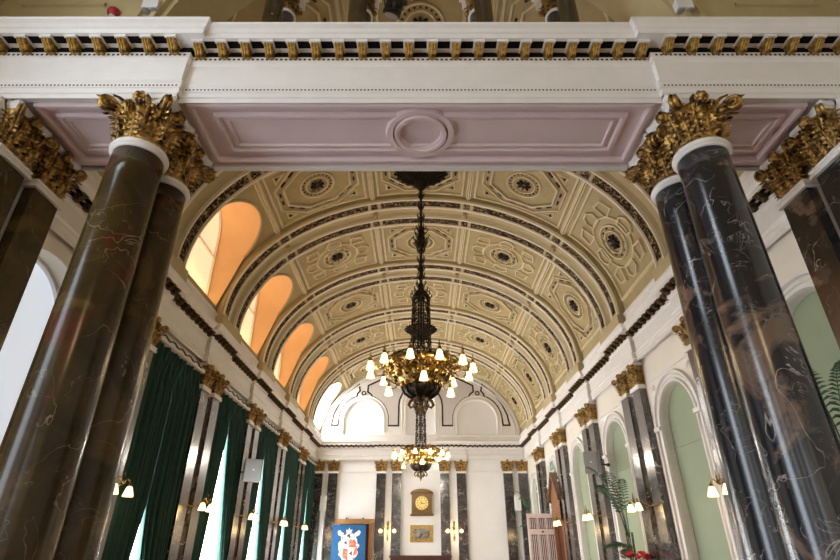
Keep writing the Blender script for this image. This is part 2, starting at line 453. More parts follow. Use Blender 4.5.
struct(mb.build('wall_rear', M['wall']))
# windows of the left wall
win = 0
def window(loop, mat, fn, depth, bars, name_no, fw=.05, reveal=None):
    global win
    win += 1
    us = [p[0] for p in loop]; vz = [p[1] for p in loop]; c = (min(us)+max(us))/2; hw = (max(us)-min(us))/2
    g = MB(); g.plate([loop], fn, depth, depth+.01); o = struct(g.build('window_%d' % win, mat))
    f = MB(); cu, cv = c, (min(vz)+max(vz))/2
    inner = [(cu+(u-cu)*(1-fw/hw), cv+(v-cv)*(1-fw/(max(vz)-min(vz))*2)) for u, v in loop]
    f.plate([loop, inner], fn, depth-.06, depth-.002)
    for kind, q in bars:
        if kind == 'v':
            top = max([v for u, v in loop if abs(u-q) < hw*.3] or vz)
            f.plate([rect(q-.02, q+.02, min(vz)+.02, top-.05)], fn, depth-.05, depth-.003)
        else: f.plate([rect(c-hw+.02, c+hw-.02, q-.02, q+.02)], fn, depth-.05, depth-.003)
    f.build('window_frame', M['white'], o); return o
for y in rearwin: window(arch_loop(y, .95, -1.0, 2.9), M['glassN' if y > 0 else 'glassB'], fL, .25, [], 0)
window(arch_loop(5.8, .85, -1.0, 2.55), M['glassS'], fL, .30, [], 0)
for c in BC[1:5]: window(rect(c-.75, c+.75, -1.45, 2.95), M['glassW'], fL, .22, [('v', c), ('h', .9)], 0)
window(rect(22.3, 23.5, -1.45, 2.95), M['glassW'], fL, .22, [('v', 22.9), ('h', .9)], 0)
for i, (lp, lw, (c, hw)) in enumerate(zip(lunv, lunh, lun)):
    o = window(lw, M['glassO'] if i in AMB else M['glassE' if i else 'glassN'], fL, .13, [('h', 6.1)] if i in AMB else [('v', c)], 0, .05)
    r = MB(); rows = []
    lpr = [(c+(y-c)*.992, z-(.006 if z > LUN_S+.1 else -.006)) for y, z in lp]
    for y, z in lpr + [lpr[0]]:
        if z <= VZ: xv = -VA
        else: xv = -VA*math.sqrt(max(0, 1-((z-VZ)/VH)**2))
        zw = LUN_S+(z-LUN_S)*1.45
        rows.append([(xv, y, z), (xv*.5-(WX+.13)*.5, y, (z+zw)/2), (-WX-.126, y, zw)])
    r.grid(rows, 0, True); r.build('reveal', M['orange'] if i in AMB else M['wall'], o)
    e = MB(); pts = []
    for y, z in lp[2:]:
        pts.append((-VA*math.sqrt(max(0, 1-((z-VZ)/VH)**2))+.0, y, z))
    e.tube(pts, .035, 6); e.build('reveal_edge', M['cream'], o)
window(arch_loop(-2.6, .9, -.7, 2.4), M['glassT'], lambda u, v, t: (u, YB-t, v), .25, [], 0)
for x in (0, 2.6): window(arch_loop(x, .9, -.7, 2.4), M['glassR'], lambda u, v, t: (u, YB-t, v), .25, [('v', x), ('h', .8), ('h', 2.4)], 0)

# ------------------------------------------------------------------ entablatures
PROF = [(0, CAP), (0, 3.655), (.012, 3.66), (.012, 3.715), (.022, 3.72), (.022, 3.765), (.04, 3.79), (0, 3.81), (0, 4.075), (.02, 4.09), (.03, 4.11), (.03, 4.165),
        (.03, 4.17), (.03, 4.235), (.075, 4.235), (.19, 4.235), (.19, 4.29), (.205, 4.30), (.22, 4.33), (.25, 4.35), (.25, CTOP), (-.20, CTOP)]
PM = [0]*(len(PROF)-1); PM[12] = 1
def bracket_mesh():
    mb = MB(); w = .036; prof = []
    pts = [(.032, 4.232), (.155, 4.232), (.158, 4.20), (.145, 4.178), (.115, 4.170), (.098, 4.155), (.085, 4.138), (.06, 4.130), (.032, 4.135)]
    a = [(-w, -p, z-4.235) for p, z in pts]; b = [(w, -p, z-4.235) for p, z in pts]; n = len(pts)
    mb.add(a+b, [tuple(range(n)), tuple(range(2*n-1, n-1, -1))] + [(i, (i+1) % n, (i+1) % n+n, i+n) for i in range(n)])
    for x in (-.024, 0, .024): mb.tube([(x, -p-.002, z-4.237) for p, z in pts[1:8]], .009, 5)
    mb.box((-.05, -.165, -.012), (.05, -.03, .0), 1); mb.box((-.052, -.178, -.03), (.052, -.157, .0), 1)
    return mb
BRM = bracket_mesh().mesh('bracket', [M['gold2'], M['white']]); BRE = bracket_mesh().mesh('bracket', [M['bronze'], M['white']]); BRW = bracket_mesh().mesh('bracket', [M['bronze'], M['bronze']])
def entablature(path, parent, pitch, mat, dots=False, name='entablature', yoff=0):
    mb = MB(); mb.sweep(path, PROF, PM); brs = []
    for (x0, y0), (x1, y1) in zip(path, path[1:]):
        L = math.hypot(x1-x0, y1-y0); 
        if L < .12: continue
        dx, dy = (x1-x0)/L, (y1-y0)/L; nx, ny = dy, -dx; rz = math.atan2(dy, dx)
        n = max(1, round(L/pitch)); p = L/n
        for i in range(n):
            c = (i+.5)*p; brs.append(((x0+dx*c, y0+dy*c, 4.235), rz))
            if i < n-1:
                c2 = c+p/2; a = p/2-.052
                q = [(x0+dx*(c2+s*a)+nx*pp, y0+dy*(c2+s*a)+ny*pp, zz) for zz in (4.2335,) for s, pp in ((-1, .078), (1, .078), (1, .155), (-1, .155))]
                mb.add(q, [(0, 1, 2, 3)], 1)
                # cream cheeks between brackets
        if dots:
            for zc, ph, pt in ((4.137, .031, .0445), (3.742, .0225, .034)):
                k = int(L/pt)
                for i in range(k):
                    c = (i+.5)*L/k; h = pt*.26
                    mb.add([(x0+dx*(c+a*h)+nx*ph, y0+dy*(c+a*h)+ny*ph, zc+b*h) for a, b in ((-1, -1), (1, -1), (1, 1), (-1, 1))], [(0, 1, 2, 3)], 2)
    return mb, brs
def breaks(n0, n1, cs, half, base, out):     # along-wall run with ressauts
    pts = []
    for c in cs: pts += [(c-half, base), (c-half, out), (c+half, out), (c+half, base)]
    return pts
EB, EO = 4.66, 4.57
# left wall run
pl = [(-EB, 4.35)] + [(-x, y) for y, x in breaks(0, 0, RC, .62, EB, EO)] + [(-EB, YE-.16)]
pe = [(-EB+.0, YE-.09)]
for c, h in ((-1.4, .62), (1.4, .62)): pe += [(c-h, YE-.09), (c-h, YE-.18), (c+h, YE-.18), (c+h, YE-.09)]
pe.append((EB, YE-.09))
pr_ = [(EB, YE-.16)] + [(x, y) for y, x in breaks(0, 0, list(reversed(RC)), -.62, EB, EO)] + [(EB, 4.35)]
for i, (path, nm) in enumerate(((pl, 'left'), (pe, 'end'), (pr_, 'right'))):
    mb, brs = entablature(path, None, .222, 0)
    # attic course under the vault
    at = [(.06, CTOP), (.06, 4.62), (.09, 4.64), (.09, 4.70), (-.10, 4.72)]
    if nm != 'end':
        sx = -1 if nm == 'left' else 1
        base = [(sx*4.62, 4.35), (sx*4.62, YE)]
        mb.sweep(base if nm == 'left' else base[::-1], at, None)
        mb.v, mb.f = mb.v, mb.f
    o = struct(mb.build('trim_%d' % (i+1), [M['white'], M['dark'], M['line']]))
    for l, rz in brs: link('bracket', BRE if nm == 'end' else BRW, o, l, rz)
# the screen beam across the room
bp = [(-WX, 3.335), (-2.2, 3.335), (-2.2, 3.39), (2.2, 3.39), (2.2, 3.335), (WX, 3.335)]
beam = thing('screen_beam', 'white and pink plaster beam across the room on the big marble columns', 'beam', (0, 3.8, CAP))
mb, brs = entablature(bp, None, .222, 0, True)
mb.box((-WX, 3.395, 3.72), (WX, 4.2, CTOP-.005))
mb.sweep([(WX, 4.34), (-WX, 4.34)], [(p, z) for p, z in PROF], PM)
mb.box((-WX, 4.15, 3.66), (WX, 4.33, CTOP-.006))
mb.v = [(x, y-3.8, z-CAP) for x, y, z in mb.v]
mb.build('cornice', [M['white'], M['dark'], M['line']], beam)
for (x, y, z), rz in brs: link('bracket', BRM, beam, (x, y-3.8, z-CAP), rz)
sf = lambda u, v, t: (u, v, CAP+.012-t)
mb = MB()
mb.plate([rect(-WX, WX, 3.393, 4.30)], lambda u, v, t: (u, v-3.8, t), .045, .10)      # soffit ground
def srel(loop, w, h, closed=True): relief(mb, loop, w, h, 0, lambda u, v, t: (u, v-3.8, .045-t), closed, 5)
for x0, x1, y0, y1 in ((-2.12, 2.12, 3.43, 4.18), (-3.52, -2.80, 3.44, 4.18), (2.80, 3.52, 3.44, 4.18)):
    for q, w, h in ((.0, .05, .05), (.14, .05, .035), (.20, .03, .022)):
        srel([(x0+q*(1.4 if x1-x0 > 2 else .8), y0+q), (x1-q*(1.4 if x1-x0 > 2 else .8), y0+q), (x1-q*(1.4 if x1-x0 > 2 else .8), y1-q), (x0+q*(1.4 if x1-x0 > 2 else .8), y1-q)], w, h)
for r, w, h in ((.30, .08, .042), (.235, .05, .055), (.21, .03, .035)): srel(ngon(0, 3.80, r, r*.98, 40), w, h)
mb.build('soffit', M['pink'], beam)
mb = MB()
for sx in (-1, 1): mb.box((min(sx*2.2, sx*WX), 3.337-3.8, .03), (max(sx*2.2, sx*WX), 3.41-3.8, .1))
for sx in (-1, 1):                       # cross architraves over each column pair
    mb.box((sx*2.48-.26, 3.337-3.8, 0.002), (sx*2.48+.26, 4.30-3.8, .10))
    mb.box((sx*4.20-.50, 3.337-3.8, 0.002), (sx*4.20+.50, 4.30-3.8, .10))
mb.box((-2.2, 4.27-3.8, .0), (2.2, 4.335-3.8, .1))
mb.build('architrave', M['white'], beam)

# ------------------------------------------------------------------ capitals
def leaf(mb, b, ang, w, h, curl=1.0, mat=0, fl=0.):
    o = Vector((math.cos(ang), math.sin(ang), 0)); t = Vector((-o.y, o.x, 0)); b = Vector(b); up = Vector((0, 0, 1))
    def spine(s):
        if s < .66: z = h*.92*s/.66; out = .010+.03*(s/.66)**2
        else:
            q = (s-.66)/.34*2.6; R = h*.14*curl; z = h*.92+R*math.sin(q)*.9; out = .040+R*1.2*(1-math.cos(q))
        return b+o*(out+fl*s**1.6)+up*z
    rows = []
    for i in range(12):
        s = i/11; ww = w*(.34*(1-.55*s)+.05)
        rows.append([tuple(spine(s)+t*ww*u+o*d) for u, d in ((-1, -.012), (-.45, .002), (0, .014), (.45, .002), (1, -.012))])
    mb.grid(rows, mat, True)
    for sg in (-1, 1):
        for s0, l, up_, fw in ((.02, .62, .42, .018), (.20, .82, .52, .030), (.38, .88, .55, .040), (.55, .78, .50, .046), (.72, .58, .20, .040)):
            p0 = spine(s0)+t*sg*w*.10; L = w*l; wd = w*.20; rows = []
            d = (t*sg*.80+up*up_); perp = (up*.8-t*sg*.5).normalized()
            for i in range(6):
                q = i/5; c = p0+d*L*q+o*(fw*curl*(q**1.7)-.010*math.sin(PI*q)) - up*(.035*q**4)
                k = wd*(.55+.75*math.sin(PI*(q*.8+.08)))*(1 if q < .8 else .35)
                rows.append([tuple(c-perp*k), tuple(c+o*.011*(1-q*.5)), tuple(c+perp*k)])
            mb.grid(rows, mat, True)
def volute(mb, b, ang, zb, zt, rc, R, mat=0, wide=.03, tr=.016):
    o = Vector((math.cos(ang), math.sin(ang), 0)); t = Vector((-o.y, o.x, 0))
    for k in (-1, 1):
        pts = []
        for i in range(7):
            s = i/6; pts.append(Vector(b)+o*(.02+(rc-.02)*s**1.6*.9)+Vector((0, 0, zb+(zt-zb)*(s**.8)))+t*k*wide*.5*(1-s*.3))
        c = Vector(b)+o*rc+Vector((0, 0, zt-R))+t*k*wide*.35
        for i in range(1, 19):
            a = PI/2-i/18*2*PI*1.6; r = R*(1-.78*i/18)
            pts.append(c+o*(r*math.cos(a))+Vector((0, 0, r*math.sin(a))))
        mb.tube(pts, [tr*(1-.35*i/len(pts)) for i in range(len(pts))], 6, mat)
def abacus(mb, hx, hy, z0, z1, back=None, mat=0, dip=.16):
    """concave sided slab; back: cut straight at this y"""
    def loop(q):
        hx_, hy_ = hx*q, hy*q; L = []
        cs = [(-hx_, -hy_), (hx_, -hy_), (hx_, hy_), (-hx_, hy_)]
        for i in range(4):
            a, b = Vector(cs[i]), Vector(cs[(i+1) % 4]); d = b-a; nrm = Vector((-d.y, d.x)).normalized()
            for j in range(11):
                s = .07+.86*j/10; p = a+d*s+nrm*dip*min(hx_, hy_)*2*.5*(1-(2*s-1)**2)*(1 if True else 0)
                L.append((p.x, p.y))
        if back is not None: L = [(x, min(y, back)) for x, y in L]
        return L
    n = len(loop(1)); rows = []
    for z, q in ((z0, .86), (z0+(z1-z0)*.35, .93), (z0+(z1-z0)*.45, .97), (z1, 1.0)):
        rows.append([(x, y, z) for x, y in loop(q)])
    o = len(mb.v); mb.grid(rows, mat, False, closed_u=True)
    mb.f += [tuple(o+i for i in range(n)), tuple(o+3*n+i for i in range(n))]; mb.m += [mat]*2; mb.s += [False]*2
CH = CAP-RING                            # capital height .5
def round_capital(R):
    g = MB()
    g.lathe([(R*.93, .0), (R*.95, .2), (R*1.02, .34), (R*1.14, CH-.088)], 28)
    for i in range(8): leaf(g, (R*.93*math.cos(2*PI*i/8), R*.93*math.sin(2*PI*i/8), .01), 2*PI*i/8, R*.46, .22, 1.25)
    for i in range(8):
        a = 2*PI*(i+.5)/8; leaf(g, (R*.96*math.cos(a), R*.96*math.sin(a), .10), a, R*.42, .26, 1.25, 0, .045)
    for i in range(4):
        a = PI/4+PI/2*i
        volute(g, (R*.85*math.cos(a), R*.85*math.sin(a), 0), a, .22, CH-.075, R*.92, .066, tr=.022, wide=.05)
        leaf(g, (R*1.0*math.cos(a), R*1.0*math.sin(a), .17), a, R*.40, .22, 1.7, 0, .09)
        for sg in (-1, 1):
            b = PI/2*i+sg*.36; volute(g, (R*.98*math.cos(b), R*.98*math.sin(b), 0), PI/2*i+sg*.10, .24, CH-.085, R*.22, .040, tr=.013)
        a = PI/2*i
        g.ball((R*1.28*math.cos(a), R*1.28*math.sin(a), CH-.05), .042, 0)
        for q in range(6):
            b = 2*PI*q/6; tx, ty = -math.sin(a), math.cos(a)
            g.ball((R*1.26*math.cos(a)+tx*.04*math.cos(b), R*1.26*math.sin(a)+ty*.04*math.cos(b), CH-.05+.04*math.sin(b)), .024, 0, 6, 4)
    return g
def rect_capital(w, p, big=1.0):
    """half capital on a wall: face towards -y at y=-p, wall at y=0"""
    g = MB(); hw = w/2*.94
    rows = []
    for z, q in ((0, 1), (.2, 1.0), (.34, 1.06), (CH-.075, 1.2)):
        rows.append([(-hw*q, 0, z), (-hw*q, -p*q, z), (hw*q, -p*q, z), (hw*q, 0, z)])
    g.grid(rows, 0, False)
    f = -p
    for x in (-hw*.72, 0, hw*.72): leaf(g, (x, f+.005, .01), -PI/2, w*.20, .20, 1.05)
    for x in (-hw*.38, hw*.38): leaf(g, (x, f+.002, .12), -PI/2, w*.19, .215, 1.15)
    for sx in (-1, 1):
        a = 0 if sx > 0 else PI
        for y in (-p*.35, -p*.8)[: 2 if p > .13 else 1]: leaf(g, (sx*hw, y, .01), a, p*.42, .20, 1.0)
        leaf(g, (sx*hw, -p*.6, .12), a, p*.42, .21, 1.1)
        d = math.atan2(-.7, sx*.7)
        leaf(g, (sx*hw*.98, f, .07), d, w*.17, .22, 1.2)
        volute(g, (sx*hw*.86, f*.9, 0), d, .24, CH-.07, w*.30, .055, tr=.02, wide=.045)
        volute(g, (sx*hw*.5, f, 0), -PI/2-sx*.3, .25, CH-.085, w*.10, .036, tr=.012)
    g.ball((0, f*1.25-.02, CH-.05), .045)
    for q in range(6):
        b = 2*PI*q/6; g.ball((.042*math.cos(b), f*1.25-.02, CH-.05+.042*math.sin(b)), .025, 0, 6, 4)
    return g
# ------------------------------------------------------------------ big round columns
CR = .205
rc_me = round_capital(CR).mesh('capital', M['gold'])
ab = MB(); abacus(ab, .325, .242, CH-.085, CH+.001, dip=.30); ab_me = ab.mesh('abacus', M['white'])
rg = MB(); rg.lathe([(CR-.005, -.066), (CR+.012, -.064), (CR+.016, -.05), (CR+.018, -.046), (CR+.033, -.04), (CR+.035, -.022), (CR+.022, -.010), (CR+.018, -.004), (CR+.024, .004), (CR+.0, .014)], 40); rg_me = rg.mesh('neck_ring', M['white'])
HS = RING-.07-FL
sh = MB(); sh.lathe([(.245, .42)] + [(.242-.037*((i/16)**1.6), .42+(HS-.42)*i/16) for i in range(17)], 48)
sh_me = {k: sh.mesh('shaft', M[k]) for k in ('mblL', 'mblR')}
bs = MB(); bs.cbox((0, 0, .09), (.60, .46, .18)); bs.lathe([(.20, .18), (.29, .19), (.305, .23), (.29, .27), (.25, .29), (.245, .33), (.27, .345), (.275, .37), (.25, .42)], 40, sy=.8); bs_me = bs.mesh('base', M['white'])
big = {}
for sx, sw in ((-1, 'left'), (1, 'right')):
    for y, yw in ((3.52, 'front'), (4.0, 'rear')):
        lab = {('left', 'front'): 'veined round marble column tinted brown for warm light, front one of the left pair, gilt capital',
               ('left', 'rear'): 'veined round marble column tinted brown for warm light, rear one of the left pair, partly hidden',
               ('right', 'front'): 'black marble round column with pink-brown patches, front one of the right pair',
               ('right', 'rear'): 'black marble round column, rear one of the right pair, partly hidden'}[(sw, yw)]
        t = thing('marble_column', lab, 'column', (sx*2.48, y, FL), 0, 'big columns under the beam')
        link('base', bs_me, t); link('shaft', sh_me['mblL' if sx < 0 else 'mblR'], t); link('neck_ring', rg_me, t, (0, 0, RING-FL))
        c = link('capital', rc_me, t, (0, 0, RING-FL)); link('abacus', ab_me, t, (0, 0, RING-FL))
# ------------------------------------------------------------------ pilasters
def pil_meshes(w, p, mat):
    d = {}
    d['capital'] = rect_capital(w, p).mesh('capital', M['gold'])
    a = MB(); abacus(a, w/2*1.36, p*1.5, CH-.075, CH, back=0, dip=.17); d['abacus'] = a.mesh('abacus', M['white'])
    r = MB()
    for z0, z1, e in ((-.07, -.035, .035), (-.035, -.015, .022), (-.015, .012, .03)): r.box((-w/2-e, -p-e, z0), (w/2+e, 0, z1))
    d['neck_ring'] = r.mesh('neck_ring', M['white'])
    s = MB(); s.box((-w/2, -p, .42), (w/2, 0, RING-.07-FL)); d['shaft'] = s.mesh('shaft', mat)
    b = MB(); b.box((-w/2-.05, -p-.05, 0), (w/2+.05, 0, .22))
    for z0, z1, e in ((.22, .30, .045), (.30, .35, .02), (.35, .42, .032)): b.box((-w/2-e, -p-e, z0), (w/2+e, 0, z1))
    d['base'] = b.mesh('base', M['white']); return d
def pilaster(d, loc, rz, label, group, name='marble_pilaster', cat='pilaster'):
    t = thing(name, label, cat, loc, rz, group)
    for k in ('base', 'shaft'): link(k, d[k], t)
    for k in ('neck_ring', 'capital', 'abacus'): link(k, d[k], t, (0, 0, RING-FL))
    return t
pw = pil_meshes(.40, .15, M['mblP']); pa = {k: pil_meshes(.345, .10, M[k]) for k in ('mblL', 'mblR')}
for sx, sw in ((-1, 'left'), (1, 'right')):
    for k, yc in enumerate(RC):
        for dy, w in ((-.34, 'nearer'), (.34, 'farther')):
            pilaster(pw, (sx*WX, yc+dy, FL), -sx*PI/2, f'{w} grey marble pilaster of the {ORD[k]} pair on the {sw} wall beyond the big columns', f'paired pilasters along the {sw} wall')
for x, lab in ((-4.5, 'grey marble pilaster on the end wall, in its far left corner'), (-3.85, 'grey marble pilaster on the end wall, left of the blue banner'),
               (-1.73, 'grey marble pilaster on the end wall, just right of the blue banner'), (-1.04, 'grey marble pilaster on the end wall, next left of the clock'),
               (1.06, 'grey marble pilaster on the end wall, next right of the clock'), (1.79, 'grey marble pilaster on the end wall, second right of the clock'),
               (3.85, 'grey marble pilaster on the end wall, left side of the right corner speaker'), (4.5, 'grey marble pilaster on the end wall, in its far right corner')):
    pilaster(pw, (x, YE, FL), 0, lab, 'pilasters on the end wall')
for sx, sw, mk in ((-1, 'left', 'mblL'), (1, 'right', 'mblR')):
    o = MB(); o.box((min(sx*3.735, sx*WX), 3.30, FL), (max(sx*3.735, sx*WX), 4.32, CAP-.002))
    tag(o.build('pier', M['white']), f'square white pier at the {sw} end of the beam, behind two marble strips', 'pier', 'piers carrying the beam ends')
    for y, w in ((3.575, 'front'), (4.06, 'rear')):
        pilaster(pa[mk], (sx*3.735, y, FL), -sx*PI/2, f'{w} flat marble pilaster on the {sw} pier at the edge of the photo', 'pilasters on the beam piers')

# ------------------------------------------------------------------ over the beam: arch wall, little columns, fittings
mb = MB()
ol = [(-WX, CTOP)] + [(-2.8, CTOP)] + [(2.8*math.cos(PI-PI*i/32), CTOP+2.8*math.sin(PI*i/32)) for i in range(1, 32)] + [(2.8, CTOP), (WX, CTOP), (WX, VZ)]
ol += [(VA*math.cos(PI*i/40), VZ+VH*math.sin(PI*i/40)) for i in range(1, 40)] + [(-WX, VZ)]
mb.plate([ol], lambda u, v, t: (u, 3.55+t, v), 0, .6)
for r, w, h in ((2.90, .09, .05), (3.08, .06, .035)):
    relief(mb, [(r*math.cos(PI*i/40), CTOP+r*math.sin(PI*i/40)) for i in range(41)], w, h, 0, lambda u, v, t: (u, 3.55-t, v), False, 5)
for sx in (-1, 1): relief(mb, [(sx*3.4, 5.22), (sx*4.3, 5.22)], .05, .03, 0, lambda u, v, t: (u, 3.55-t, v), False, 5)
struct(mb.build('wall_upper', M['cream']))
gs = .46
gsh = MB(); gsh.lathe([(.125, 0), (.13, .05), (.105, .09), (.10, .12), (.098, 5.77-CTOP-.02)], 20); gsh_me = gsh.mesh('shaft', M['mblL'])
grg = MB(); grg.lathe([(.10, -.03), (.122, -.02), (.118, 0), (.10, .008)], 20); grg_me = grg.mesh('neck_ring', M['white'])
gcap = bpy.data.meshes.new_from_object(link('x', rc_me)); 
for o in [o for o in COL.objects if o.name == 'x']: bpy.data.objects.remove(o)
gcap.transform(Matrix.Diagonal((gs, gs, .62, 1))); gcap.name = 'small_capital'
for i, x in enumerate((-1.64, -.70, .70, 1.64)):
    for y, w in ((3.68, 'front'), (4.06, 'rear')):
        t = thing('gallery_column', w+' small marble column on top of the beam, '+('leftmost', 'second', 'third', 'rightmost')[i]+' pair from the left', 'column', (x, y, CTOP), 0, 'small columns over the beam')
        link('shaft', gsh_me, t); link('neck_ring', grg_me, t, (0, 0, 5.77-CTOP)); link('capital', gcap, t, (0, 0, 5.77-CTOP))
    b = MB(); b.box((x-.17, 3.56, 5.77+.31), (x+.17, 4.2, 5.77+.52)); b.box((x-.2, 3.53, 6.29), (x+.2, 4.23, 6.35))
    tag(b.build('impost_block', M['white']), 'white block across the '+('leftmost', 'second', 'third', 'rightmost')[i]+' pair of small columns over the beam', 'block', 'blocks on the small columns')
for x, lab in ((-2.87, 'white emergency light fixed above the beam on the left'), (2.81, 'white emergency light fixed above the beam on the right')):
    t = thing('emergency_light', lab, 'light', (x, 3.55, 5.085), 0, 'emergency lights above the beam')
    b = MB(); b.box((-.085, -.08, 0), (.085, 0, .14)); b.build('housing', M['plastic'], t)
    for q in (-.045, .045):
        b = MB(); b.lathe([(.034, 0), (.036, .02), (.022, .03)], 14); o = b.build('lamp', M['box'], t, (q, -.05, -.031)); 
t = thing('fire_bell', 'small dark red round alarm on the wall above the beam, left side', 'alarm', (-3.27, 3.55, 5.08))
b = MB(); b.lathe([(.055, 0), (.065, .03), (.05, .06), (.02, .075)], 18); o = b.build('dome', M['red'], t); o.rotation_euler = (PI/2, 0, 0)
b = MB(); b.lathe([(.03, 0), (.03, .03)], 12); o = b.build('sounder', M['plastic'], t, (0, -.02, -.07)); 
t = thing('stage_spotlight', 'black spotlight hanging over the beam, at the top edge of the photo', 'spotlight', (-.36, 4.55, 6.62))
b = MB(); b.lathe([(.10, -.16), (.125, -.15), (.12, .02), (.10, .10), (.05, .15)], 20); o = b.build('housing', M['black'], t, (0, 0, .10)); o.rotation_euler = (.5, .35, 0)
b = MB(); b.lathe([(.095, 0), (.05, .012)], 18); o2 = b.build('lens', M['box'], o, (0, 0, -.165))
for q in (-.1, .1, .0, .0): pass
b = MB(); b.tube([(-.14, 0, .10), (-.14, 0, .26), (.14, 0, .26), (.14, 0, .10)], .012); b.tube([(0, 0, .26), (0, 0, 1.36)], .015); b.build('yoke', M['black'], t)
b = MB()
for q in range(4): b.add([(-.13, .02+.0*q, -.06), (.13, .02, -.06), (.16, -.08, -.16), (-.16, -.08, -.16)], [(0, 1, 2, 3)]) if q == 0 else b.cbox((-.15+.1*q, -.09, -.05), (.06, .01, .1))
b.build('barn_door', M['black'], t, (0, 0, .05))

# ------------------------------------------------------------------ chandeliers
def chandelier(loc, label):
    t = thing('chandelier', label, 'chandelier', loc, 0, 'two big chandeliers down the middle of the hall')
    zr = 0.0           # 0 = bowl rim; loc z = 3.2
    # crown at the vault
    top = 8.02-loc[2]
    b = MB(); b.lathe([(.60, top), (.62, top-.05), (.50, top-.14), (.30, top-.28), (.12, top-.46), (.05, top-.62)], 24)
    for i in range(24):
        a = 2*PI*i/24
        b.tube([(r*math.cos(a), r*math.sin(a), top-z) for r, z in ((.63, .04), (.56, .12), (.38, .25), (.2, .40), (.07, .62))], [.018, .022, .02, .016, .01], 5)
        b.ball((.64*math.cos(a), .64*math.sin(a), top-.06), .035, 0, 6, 4)
    b.build('ceiling_crown', M['iron'], t)
    b = MB(); b.tube([(0, 0, top-.4), (0, 0, .4)], .028)
    for z, r in ((4.3, .06), (4.05, .05), (3.75, .055), (3.45, .06), (3.15, .075), (3.05, .10), (2.9, .13), (2.75, .11), (2.6, .07), (2.35, .06), (2.15, .065), (1.95, .055), (1.75, .075), (1.6, .11), (1.48, .09)):
        b.ball((0, 0, z), r*.75, 0, 10, 6, 1.2)
        for i in range(6):
            a = 2*PI*i/6+z; c_, s_ = math.cos(a), math.sin(a)
            b.tube([(r*.5*c_, r*.5*s_, z-.08), (r*1.2*c_, r*1.2*s_, z), (r*1.5*c_, r*1.5*s_, z+.06), (r*1.2*c_, r*1.2*s_, z+.1)], [.014, .014, .01, .006], 5)
    b.build('stem', M['iron'], t)
    b = MB()
    for i in range(10):
        a = 2*PI*i/10; c_, s_ = math.cos(a), math.sin(a)
        b.tube([(r*c_, r*s_, z) for r, z in ((.06, 1.62), (.13, 1.55), (.165, 1.42), (.15, 1.2), (.17, 1.0), (.16, .8), (.18, .55), (.20, .3), (.25, .12))], .014, 6)
        for z in (1.38, 1.12, .88, .62, .4):
            r = .18+.03*((1.4-z)/1.4)
            pts = [(r*math.cos(a+.31*math.cos(q)*.9)+.0, r*math.sin(a+.31*math.cos(q)*.9), z+.10*math.sin(q)) for q in [k*PI/5 for k in range(10)]]
            b.tube(pts, .010, 5)
        b.tube([(.17*c_, .17*s_, 1.42), (.22*c_, .22*s_, 1.50), (.20*c_, .20*s_, 1.56)], [.012, .01, .005], 5)
    for z in (1.42, 1.0, .6, .25): b.tube([(.185*math.cos(q*PI/12), .185*math.sin(q*PI/12), z) for q in range(25)], .013, 6)
    b.build('cage', M['iron'], t)
    # bowl
    b = MB(); b.lathe([(.30, .06), (.66, .05), (.72, .02), (.70, -.03), (.66, -.05), (.56, -.12), (.50, -.14), (.48, -.22), (.44, -.30), (.34, -.40), (.30, -.42)], 32)
    for i in range(16):
        a = 2*PI*i/16; c_, s_ = math.cos(a), math.sin(a)
        b.ball((.64*c_, .64*s_, -.02), .085, 0, 8, 6)
        b.ball((.50*math.cos(a+.2), .50*math.sin(a+.2), -.22), .075, 0, 8, 6)
        b.tube([(r*c_, r*s_, z) for r, z in ((.30, .22), (.42, .24), (.55, .16), (.70, .10), (.76, .02), (.74, -.05), (.68, -.06))], [.018]*7, 6)
        b.tube([((.60+.05*math.cos(q*.8))*math.cos(a+.2+.13*math.sin(q*.55)), (.60+.05*math.cos(q*.8))*math.sin(a+.2+.13*math.sin(q*.55)), -.10+.05*math.cos(q*1.1)) for q in range(12)], .016, 5)
        b.ball((.37*math.cos(a), .37*math.sin(a), -.38), .05, 0, 8, 5); b.ball((.56*math.cos(a+.1), .56*math.sin(a+.1), .09), .05, 0, 8, 5)
    b.build('bowl', M['brass'], t)
    b = MB(); b.lathe([(.33, -.38), (.335, -.44), (.30, -.52), (.22, -.58), (.12, -.62), (.05, -.68)], 24)
    for i in range(10):
        a = 2*PI*i/10; c_, s_ = math.cos(a), math.sin(a)
        b.tube([(r*c_, r*s_, z) for r, z in ((.35, -.36), (.355, -.45), (.31, -.54), (.22, -.60), (.10, -.64))], .022, 6)
    b.build('lower_basket', M['iron'], t)
    b = MB(); b.lathe([(.04, -.66), (.05, -.70), (.035, -.74), (.07, -.80), (.05, -.86), (.02, -.92), (.005, -.97)], 14)
    for i in range(6):
        a = 2*PI*i/6; c_, s_ = math.cos(a), math.sin(a)
        b.tube([(r*c_, r*s_, z) for r, z in ((.04, -.64), (.12, -.63), (.2, -.68), (.23, -.75), (.19, -.80), (.14, -.78), (.15, -.73))], [.02, .026, .03, .03, .026, .02, .014], 6)
    b.build('finial', M['bronze'], t)
    am = MB(); am.tube([(.66, 0, -.02), (.78, 0, -.14), (.90, 0, -.14), (.98, 0, -.02), (1.0, 0, .05)], .014, 6)
    am.tube([(.86, 0, -.14), (.93, 0, -.06), (.93, 0, .02), (.88, 0, .02)], .009, 5); am.tube([(1.0, 0, .05), (1.0, 0, .19)], [.014, .004], 6); am.ball((1.0, 0, .09), .03)
    am2 = MB(); am2.tube([(.46, 0, -.24), (.56, 0, -.36), (.66, 0, -.36), (.70, 0, -.26)], .014, 6); am2.ball((.70, 0, -.24), .026)
    a1, a2 = am.mesh('lamp_arm', M['brass']), am2.mesh('lamp_arm', M['brass'])
    sp = [(.014, .0), (.04, -.018), (.052, -.06), (.064, -.12), (.080, -.17), (.076, -.176), (.035, -.16)]
